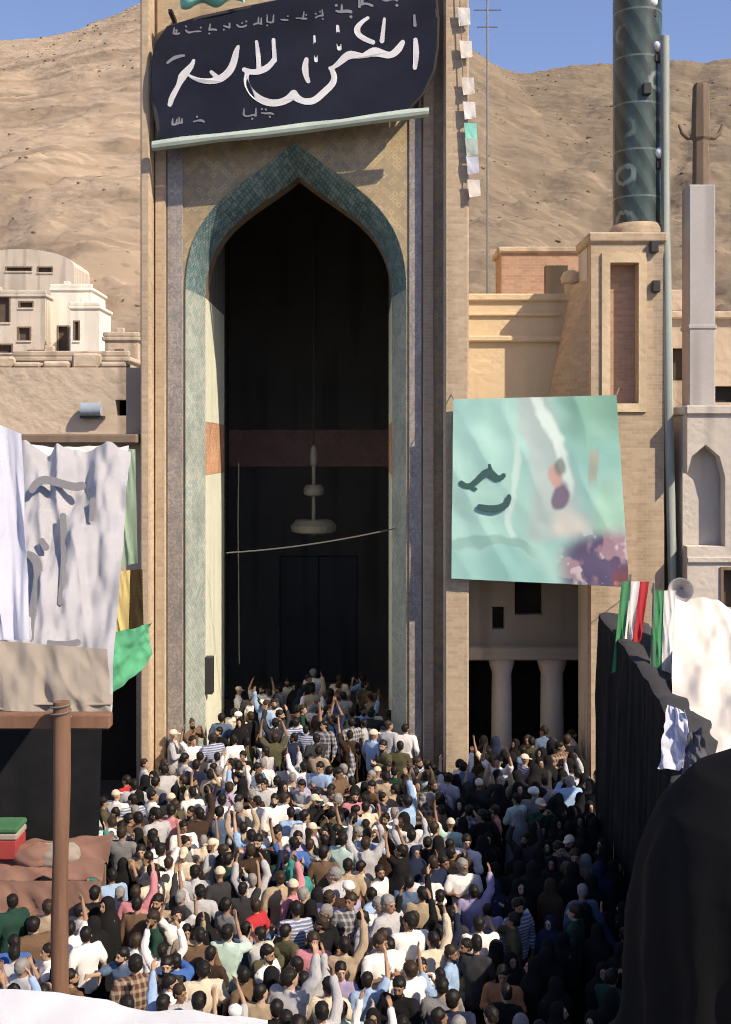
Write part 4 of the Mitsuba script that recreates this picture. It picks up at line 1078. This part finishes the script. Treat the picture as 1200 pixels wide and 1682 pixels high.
def build_chador(pose, seed, turn, big=False):
    """a full length cloak from the crown to the ground, open round the face"""
    na, nz = (72, 60) if big else (34, 24)
    zs = [.02, .12, .3, .55, .8, 1.0, 1.15, 1.28, 1.37, 1.43, 1.47, 1.50, 1.54, 1.58, 1.62, 1.66, 1.70, 1.73, 1.748, 1.752]
    ax = [.37, .355, .33, .30, .285, .28, .28, .275, .255, .215, .165, .128, .113, .109, .109, .104, .088, .062, .028, .002]
    ay = [.33, .31, .28, .25, .23, .22, .215, .205, .18, .155, .135, .122, .118, .118, .118, .112, .095, .066, .030, .002]
    oy = [.03, .03, .03, .03, .03, .03, .02, .01, 0, -.005, -.01, -.012, -.012, -.012, -.012, -.012, -.012, -.012, -.012, -.012]
    z = np.interp(np.linspace(0, 1, nz), np.linspace(0, 1, len(zs)), zs)
    A, B, O = np.interp(z, zs, ax), np.interp(z, zs, ay), np.interp(z, zs, oy)
    th = np.linspace(0, 2 * np.pi, na, endpoint=False)
    TH, Z = np.meshgrid(th, z)
    fold = np.clip((1.45 - Z) / 1.2, 0, 1)
    rr = 1 + fold * 0.16 * (meshkit.noise(np.stack([np.cos(TH) * 3.2, np.sin(TH) * 3.2, Z * 0.9], -1), seed) - 0.5) + fold * 0.05 * np.sin(TH * 11 + seed + Z * 2) + 0.05 * np.clip((1.55 - Z) / .3, 0, 1) * (meshkit.noise(np.stack([np.cos(TH) * 6, np.sin(TH) * 6, Z * 7], -1), seed + 5) - .5)
    face = np.exp(-((TH - np.pi / 2) / 0.62) ** 2) * np.exp(-((Z - 1.605) / 0.085) ** 2)
    X_, Y_ = A[:, None] * rr * np.cos(TH), O[:, None] + B[:, None] * rr * np.sin(TH) * (1 - 0.55 * face)
    c, s = math.cos(math.radians(turn)), math.sin(math.radians(turn))
    P_ = np.stack([X_, Y_, Z], -1)
    P_ = np.concatenate([P_, P_[:, :1]], 1)
    m = grid_mesh(P_)
    m.merge_vertices(digits_vertex=5)
    return m


# a stock of bodies
MALE = []
pose_list = list(POSES)
for i, pz in enumerate(['arms down', 'both arms raised', 'right arm raised', 'left arm raised', 'hands held to the chest', 'both hands lifted to the face', 'right arm stretched forward', 'arms folded', 'arms down', 'hands held to the chest', 'both arms raised', 'right arm raised', 'hands under the cloak', 'hands under the cloak']):
    turn, nod = [0, 12, -25, 20, 30, 0, -15, 35, -35, 10, -20, 25, 0, 8][i], [-4, 10, 0, -8, -6, 2, 0, -8, 3, -12, 6, 4, -4, 0][i]
    def pl_(mesh, sm): return mikit.ply(mesh, None, smooth=sm)
    ey, br, lip = build_features(turn, nod)
    pr = {'pose': pz, 'turn': turn, 'body': pl_(build_body(pz, turn, nod), True),
          'shirt': {'short': pl_(build_shirt(pz, 'short', i), True), 'long': pl_(build_shirt(pz, 'long', i + 30), True), 'coat': pl_(build_shirt(pz, 'long', i + 60, hem=.66, bulk=.018), True)},
          'hair': {'black hair': pl_(build_hair(turn, nod, 'black hair', i), True), 'cap': pl_(build_hair(turn, nod, 'cap', i), 40), 'wrap': pl_(build_hair(turn, nod, 'wrap', i), True)},
          'beard': pl_(build_beard(turn, nod), True), 'eyes': [pl_(e, True) for e in ey], 'brow': [pl_(b_, True) for b_ in br], 'lip': pl_(lip, True)}
    pr['hair']['dark brown hair'] = pr['hair']['grey hair'] = pr['hair']['black hair']
    MALE.append(pr)
TROUSERS = [mikit.ply(build_trousers(k), None, smooth=True) for k in (1, 2)]
SHOES = mikit.ply(build_shoes(), None, smooth=True)
CHADORS = [mikit.ply(build_chador(None, k, 0), None, smooth=True) for k in range(5)]
def lod(d, tol):
    v, f = meshkit.WRITTEN[d['filename']][:2]
    t = trimesh.Trimesh(v, f, process=True)
    return mikit.ply(simplify(t, tol), None, smooth=True)


for pr in MALE:
    pr['far'] = {'body': lod(pr['body'], 0.008), 'short': lod(pr['shirt']['short'], 0.008), 'long': lod(pr['shirt']['long'], 0.008), 'coat': lod(pr['shirt']['coat'], 0.008)}
tri_of = lambda d: len(meshkit.WRITTEN[d['filename']][1])

PEOPLE = []      # dicts: x, y, z0, rot (0 = towards the portal), kind...


def ground_at(y):
    return 0.54 if y > 24.98 else 0.36 if y > 24.54 else 0.18 if y > 24.1 else 0.0


def spot(px, py, hz=1.13, z0=0.0):
    d = (EYE - z0 - hz) * F / (py - YH)
    return (px - 600) / F * d, d


SPECIAL = [  # where the photograph shows a bright garment: (px, py of the chest, garment colour, sleeve, pose index, hair, facing)
    (540, 1180, 'blue', 'short', 0, 'black hair', 0), (362, 1140, 'navy', 'long', 4, 'wrap', 160), (482, 1430, 'blue', 'short', 3, 'black hair', 20), (818, 1292, 'white', 'short', 1, 'black hair', 150),
    (812, 1350, 'salmon', 'short', 8, 'dark brown hair', 100), (848, 1345, 'mint', 'long', 7, 'black hair', 30), (208, 1303, 'red', 'long', 9, 'black hair', 60), (152, 1432, 'teal', 'long', 2, 'black hair', 20),
    (640, 1192, 'light grey', 'long', 6, 'black hair', 0), (612, 1188, 'white', 'short', 0, 'black hair', 10), (515, 1592, 'pink', 'short', 4, 'dark brown hair', 170), (622, 1525, 'white', 'long', 7, 'grey hair', 190),
    (142, 1582, 'white', 'short', 8, 'black hair', 40), (268, 1592, 'white', 'long', 10, 'black hair', 0), (334, 1640, 'cream', 'short', 0, 'black hair', 10), (374, 1580, 'mint', 'short', 6, 'black hair', -10),
    (656, 1340, 'white', 'long', 11, 'black hair', 0), (692, 1615, 'white', 'short', 5, 'black hair', 200), (722, 1640, 'light blue', 'short', 3, 'black hair', 0), (826, 1642, 'orange brown', 'long', 9, 'black hair', 160),
    (802, 1515, 'lilac', 'short', 8, 'black hair', 20), (856, 1512, 'white', 'short', 6, 'dark brown hair', 60), (956, 1508, 'steel blue', 'long', 0, 'grey hair', 10), (430, 1152, 'white', 'short', 10, 'black hair', 180),
    (604, 1648, 'light blue', 'short', 2, 'black hair', 0), (128, 1456, 'salmon', 'long', 0, 'wrap', 80), (62, 1470, 'yellow green', 'long', 4, 'wrap', 120), (400, 1388, 'beige', 'long', 10, 'black hair', 20),
    (498, 1275, 'white', 'long', 3, 'black hair', 10), (545, 1318, 'light grey', 'long', 8, 'black hair', 0), (265, 1437, 'white', 'short', 2, 'black hair', 5), (302, 1436, 'cream', 'short', 9, 'cap', 170),
    (252, 1482, 'cream', 'long', 7, 'black hair', 30), (290, 1530, 'white', 'short', 1, 'black hair', 200), (328, 1500, 'light grey', 'short', 3, 'black hair', 0), (690, 1205, 'cream', 'short', 6, 'black hair', 20),
    (712, 1240, 'pink', 'long', 8, 'black hair', 0), (432, 1240, 'white', 'long', 0, 'grey hair', 0), (345, 1345, 'light grey', 'short', 8, 'black hair', 10), (675, 1400, 'light grey', 'long', 1, 'black hair', 0),
    (700, 1475, 'white', 'long', 9, 'black hair', 175), (710, 1590, 'cream', 'long', 11, 'black hair', 20), (560, 1640, 'lilac', 'short', 4, 'black hair', 160), (500, 1650, 'light grey', 'long', 2, 'black hair', 0),
    (20, 1520, 'dark green', 'coat', 0, 'black hair', 40), (22, 1590, 'blue', 'short', 7, 'black hair', 10), (78, 1600, 'white', 'short', 5, 'black hair', 120), (440, 1600, 'olive', 'coat', 6, 'cap', 20),
]
for (px, py, colr, sl, pi, hr, rot) in SPECIAL:
    z0 = 0.0
    x, y = spot(px, py)
    for _ in range(3): x, y = spot(px, py, z0=ground_at(y))
    if y > 24.1: z0 = ground_at(y)
    PEOPLE.append(dict(x=x, y=y, rot=rot, color=colr, sleeve=sl, proto=pi, hair=hr, sex='m'))

xs_l = lambda y: np.interp(y, [11.8, 13, 15, 16.7, 16.9, 18.6, 19.6, 20, 24], [-3.5, -3.9, -4.7, -5.2, -3.75, -4.1, -4.3, -5.3, -4.6])
xs_r = lambda y: np.interp(y, [11.8, 14, 16, 21, 22.5, 26.4], [3.2, 3.5, 3.9, 4.2, 4.7, 4.8])
DARKS = ['black', 'black', 'charcoal', 'charcoal', 'navy', 'dark brown', 'olive', 'steel blue', 'brown', 'grey', 'grey', 'dark green', 'charcoal', 'black']
LIGHTS = ['white', 'cream', 'light grey', 'beige', 'light blue', 'lilac', 'pink', 'mint', 'blue', 'salmon', 'teal', 'red', 'orange brown']
step = 0.425
row = 0
y = 12.0
cand = []
y = 11.7
while y < 30.5:
    x = -6.0 + (row % 2) * step / 2
    while x < 5.2:
        cand.append((x + rng.normal(0, 0.065), y + rng.normal(0, 0.065)))
        x += step
    y += step * 0.87; row += 1
for (x, y) in cand:
    if y < 24.0:
        if not (xs_l(y) < x < xs_r(y)): continue
    elif y < 25.4:
        if not (-4.3 < x < 0.9 or (2.4 < x < 4.8)): continue
    elif y < 26.4:
        if not (-3.2 < x < 0.2 or (2.4 < x < 4.8)): continue
    else:
        if not (-3.2 < x < 0.2): continue
        if rng.random() < (y - 26) / 5: continue
    z0 = ground_at(y) if x < 2 else 0.0
    hx, hy = 600 + x / y * F, YH + (EYE - z0 - 1.47) / y * F
    if hy > 1705 or hx < -10 or hx > 1120: continue
    if hx < 395 and hy > 1672: continue
    if hx > 1045 and hy > 1350: continue
    if any((x - p['x']) ** 2 + (y - p['y']) ** 2 < 0.32 ** 2 for p in PEOPLE): continue
    if rng.random() < 0.03 + 0.25 * (meshkit.noise(np.array([x * 0.9, y * 0.7, 2.0]), 8) > 0.74): continue
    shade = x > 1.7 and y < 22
    fem = rng.random() < (0.13 if x < 1.7 else 0.72)
    p = dict(x=x, y=y, sex='f' if fem else 'm')
    p['rot'] = float(rng.normal(0, 40)) if rng.random() < 0.72 else float(rng.normal(180, 45))
    if fem:
        p['color'] = 'black' if rng.random() < 0.85 else str(rng.choice(['navy', 'charcoal', 'dark brown', 'lilac', 'grey']))
        p['proto'] = int(rng.choice([12, 13])); p['hair'] = 'chador'; p['chador'] = int(rng.integers(0, 5)); p['sleeve'] = 'long'
    else:
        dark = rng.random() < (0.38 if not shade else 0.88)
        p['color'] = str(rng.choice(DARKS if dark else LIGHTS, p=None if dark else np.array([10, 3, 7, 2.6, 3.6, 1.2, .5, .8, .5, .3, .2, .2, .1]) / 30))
        if rng.random() < 0.08: p['color'] = PRINTS[int(rng.choice(4, p=[.35, .3, .2, .15]))]
        if rng.random() < 0.04: p['scale'] = float(rng.uniform(0.66, 0.78))
        p['proto'] = int(rng.choice(12, p=np.array([6, 1.2, 1.6, 1.6, 4, 2, 2, 2.4, 6, 4, .7, .7]) / 32.2))
        p['hair'] = str(rng.choice(['black hair', 'dark brown hair', 'grey hair', 'cap', 'wrap'], p=[.66, .17, .10, .05, .02]))
        p['sleeve'] = str(rng.choice(['short', 'long', 'coat'], p=[.48, .40, .12]))
    PEOPLE.append(p)


def where(p):
    x, y = p['x'], p['y']
    if p.get('roof'): return 'standing on the low roof beside the canvas tent'
    if y > 25.3 and x < 1: return 'inside the mouth of the arch'
    if y > 24.0 and x < 2: return 'on the steps of the portal'
    if x > 2.2 and y > 21: return 'in shade before the columned porch'
    if x > 1.9: return 'in shade beside the black awning'
    if x < -3.4 and y < 17: return 'before the stall on the left'
    if x < -3.2 and y > 19: return 'by the left pier of the portal'
    if y < 13.6: return 'at the bottom edge of the crowd'
    if x < -1.6: return 'on the left of the crowd, lower half' if y < 17.5 else 'on the left of the crowd, upper half'
    if x < 0.2: return 'in the middle of the crowd, lower half' if y < 17.5 else 'in the crowd before the arch'
    return 'on the sunlit right of the crowd, lower half' if y < 17.5 else 'in the crowd below the right pier'


who = lambda q: 'woman' if q['sex'] == 'f' else 'child' if q.get('scale', 1) < 0.8 else 'man'
GARM = {'short': 'short sleeved shirt', 'long': 'long sleeved shirt', 'coat': 'long jacket'}
for p in PEOPLE:
    p['dist'] = math.hypot(p['x'], p['y'])
    p['z0'] = p.get('z0', ground_at(p['y']) if p['x'] < 2 else 0.0)
    away = abs((p['rot'] + 180) % 360 - 180)
    look_ = 'seen from behind' if away < 55 else 'facing the camera' if away > 125 else 'seen from the side'
    if p['sex'] == 'f':
        p['parts_label'] = [f"woman in a {p['color']} chador", look_]
    else:
        hair_ = {'cap': 'with a pale cap', 'wrap': 'with a cloth wrapped head'}.get(p['hair'], 'with ' + p['hair'])
        pose_ = MALE[p['proto']]['pose']
        p['parts_label'] = [f"{who(p)} in {p['color']} {GARM[p['sleeve']]}", hair_, pose_ if pose_ != 'arms down' else look_]
order = sorted(range(len(PEOPLE)), key=lambda i: (not PEOPLE[i].get('roof', False), PEOPLE[i]['dist']))
MOST = 299
near, rest = [PEOPLE[i] for i in order[:MOST]], [PEOPLE[i] for i in order[MOST:]]
used = set()


def fit(*bits):
    return len(' '.join(bits).split()) <= 16


def label_of(p):
    w = where(p)
    base = ' '.join(p['parts_label'])
    tries = [f'{base}, {w}', f"{p['parts_label'][0]} {p['parts_label'][-1]}, {w}"]
    nb = sorted((q for q in PEOPLE if q is not p), key=lambda q: (q['x'] - p['x']) ** 2 + (q['y'] - p['y']) ** 2)[:6]
    nouns = []
    for q in nb:
        dx, dy = q['x'] - p['x'], q['y'] - p['y']
        rel = ('left of' if dx > 0 else 'right of') if abs(dx) > abs(dy) else ('in front of' if dy > 0 else 'behind')
        nouns.append(f"{rel} a {who(q)} in {q['color']}")
    short_w = w.replace(' of the crowd, lower half', ', low').replace(' of the crowd, upper half', ', high')
    for n_ in nouns:
        tries += [f"{p['parts_label'][0]}, {n_}, {w}", f"{p['parts_label'][0]} {p['parts_label'][-1]}, {n_}, {short_w}", f"{p['parts_label'][0]}, {n_}, {short_w}", f"{p['parts_label'][0]} {p['parts_label'][-1]} {n_}"]
    for n1 in nouns:
        for n2 in nouns:
            if n1 != n2: tries.append(f"{who(p)} in {p['color']} {n1} and {n2}"); tries.append(f"{p['parts_label'][0]} {n1} and {n2}")
    for t in tries:
        if t not in used and fit(t): used.add(t); return t
    for a_ in nouns:
        for b_ in p['parts_label'][1:]:
            t = f"{p['parts_label'][0].split(' in ')[0]} in {p['color']} {b_}, {a_}"
            if t not in used and fit(t): used.add(t); return t
    for a_ in nouns:
        for c_ in ('left', 'middle', 'right'):
            t = f"{who(p)} in {p['color']} {a_}, toward the {c_}"
            if c_ == ('left' if p['x'] < -1.5 else 'middle' if p['x'] < 1 else 'right') and t not in used and fit(t): used.add(t); return t
    return f"{who(p)} in {p['color']} {nouns[0]}"


def emit(p, key, as_parts=True):
    pr = MALE[p['proto']]
    sc = 0.91 * p.get('scale', 1.0 + float(rng.normal(0, 0.045)) - (0.05 if p['sex'] == 'f' else 0))
    wid = 1.02 + float(rng.normal(0, 0.06))
    M = T().translate([p['x'], p['y'], p['z0'] + 0.003]).rotate([0, 0, 1], p['rot']).scale([sc * wid, sc * wid, sc])
    k = [0]

    def put(nm, d, m):
        if as_parts:
            kk = numbered(f'{key}__{nm}')
        else:
            k[0] += 1; kk = f'{key}__{len([x for x in scene if x.startswith(key + "__")]) + 1:03d}'
        scene[kk] = {**d, 'bsdf': {'type': 'ref', 'id': m}, 'to_world': M}
    skin = SKINS[int(rng.integers(0, 3))]
    put('body', pr['body'] if as_parts else pr['far']['body'], skin)
    faces = abs((p['rot'] + pr['turn'] + 180) % 360 - 180) > 70
    if faces:
        for e in pr['eyes']: put('eye', e, 'h_face')
        [put('eyebrow', b_, 'h_face') for b_ in pr['brow']]; put('mouth', pr['lip'], 'h_lip')
    if p['sex'] == 'f':
        put('chador', CHADORS[p['chador']], W(p['color'])); return
    put('shirt' if p['sleeve'] != 'coat' else 'jacket', pr['shirt'][p['sleeve']] if as_parts else pr['far'][p['sleeve']], W(p['color']))
    put('trousers', TROUSERS[int(rng.integers(0, 2))], W(str(rng.choice(['black', 'charcoal', 'navy', 'dark brown', 'grey', 'beige'], p=[.35, .25, .15, .1, .1, .05]))))
    if as_parts: put('shoes', SHOES, 'p_shoe')
    hm_ = HAIRS.get(p['hair']) or W(['white', 'cream', 'black', 'beige'][int(rng.integers(0, 4))] if p['hair'] == 'cap' else 'white')
    if p['hair'] == 'cap': hm_ = W('cream')
    put('hair' if p['hair'] in HAIRS else 'headwear', pr['hair'][p['hair']], hm_)
    if faces and rng.random() < 0.55: put('beard', pr['beard'], HAIRS['grey hair'] if p['hair'] == 'grey hair' else HAIRS['black hair'])


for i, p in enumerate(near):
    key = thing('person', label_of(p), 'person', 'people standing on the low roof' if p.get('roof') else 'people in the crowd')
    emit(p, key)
if rest:
    labels['far_crowd'] = {'label': 'packed far end of the crowd on the steps and in the mouth of the arch', 'category': 'crowd', 'kind': 'stuff'}
    for p in rest: emit(p, 'far_crowd', False)

# the figure close to the camera: a head and shoulders under a black cloak
w_ = thing('person', 'person under a black head cloth seen from behind, very close at lower right', 'person')
CWM = T().translate([0.315, 0.90, 6.021]).rotate([0, 0, 1], -8).scale([1.0, 1.0, 1.0])
scene[f'{w_}__body'] = {**MALE[12]['body'], 'bsdf': {'type': 'ref', 'id': SKINS[1]}, 'to_world': CWM}
big = build_chador(None, 3, 0, True)
for _ in range(2): big = big.subdivide()
v_ = np.array(big.vertices)
w1 = meshkit.fbm(np.stack([v_[:, 0] * 9, v_[:, 1] * 9, v_[:, 2] * 5], 1), 4, 9) - 0.5
w2 = np.abs(meshkit.noise(np.stack([v_[:, 0] * 14 + v_[:, 2] * 6, v_[:, 1] * 8, v_[:, 2] * 7], 1), 5) - 0.5)
big.vertices = v_ + np.array(big.vertex_normals) * (0.014 * w1 + 0.005 * np.sin(np.arctan2(v_[:, 1], v_[:, 0]) * 13 + 9 * w1 + v_[:, 2] * 7) * np.clip((1.70 - v_[:, 2]) / 0.12, 0, 1))[:, None]
scene[f'{w_}__chador'] = mikit.ply(big, 'c_chador', smooth=True, to_world=CWM)
if __name__ != '__main__': print('people', len(PEOPLE), 'near', len(near), 'rest', len(rest), 'tris', sum(tri_of(d) for d in scene.values() if d.get('type') == 'ply'), 'body', [tri_of(m['body']) for m in MALE], 'shirt', tri_of(MALE[0]['shirt']['long']), 'hair', tri_of(MALE[0]['hair']['black hair']), 'chador', tri_of(CHADORS[0]), 'tr', tri_of(TROUSERS[0]), 'dups', len(near) - len(set(labels[k]['label'] for k in labels if k.startswith('person') and labels[k].get('group'))))
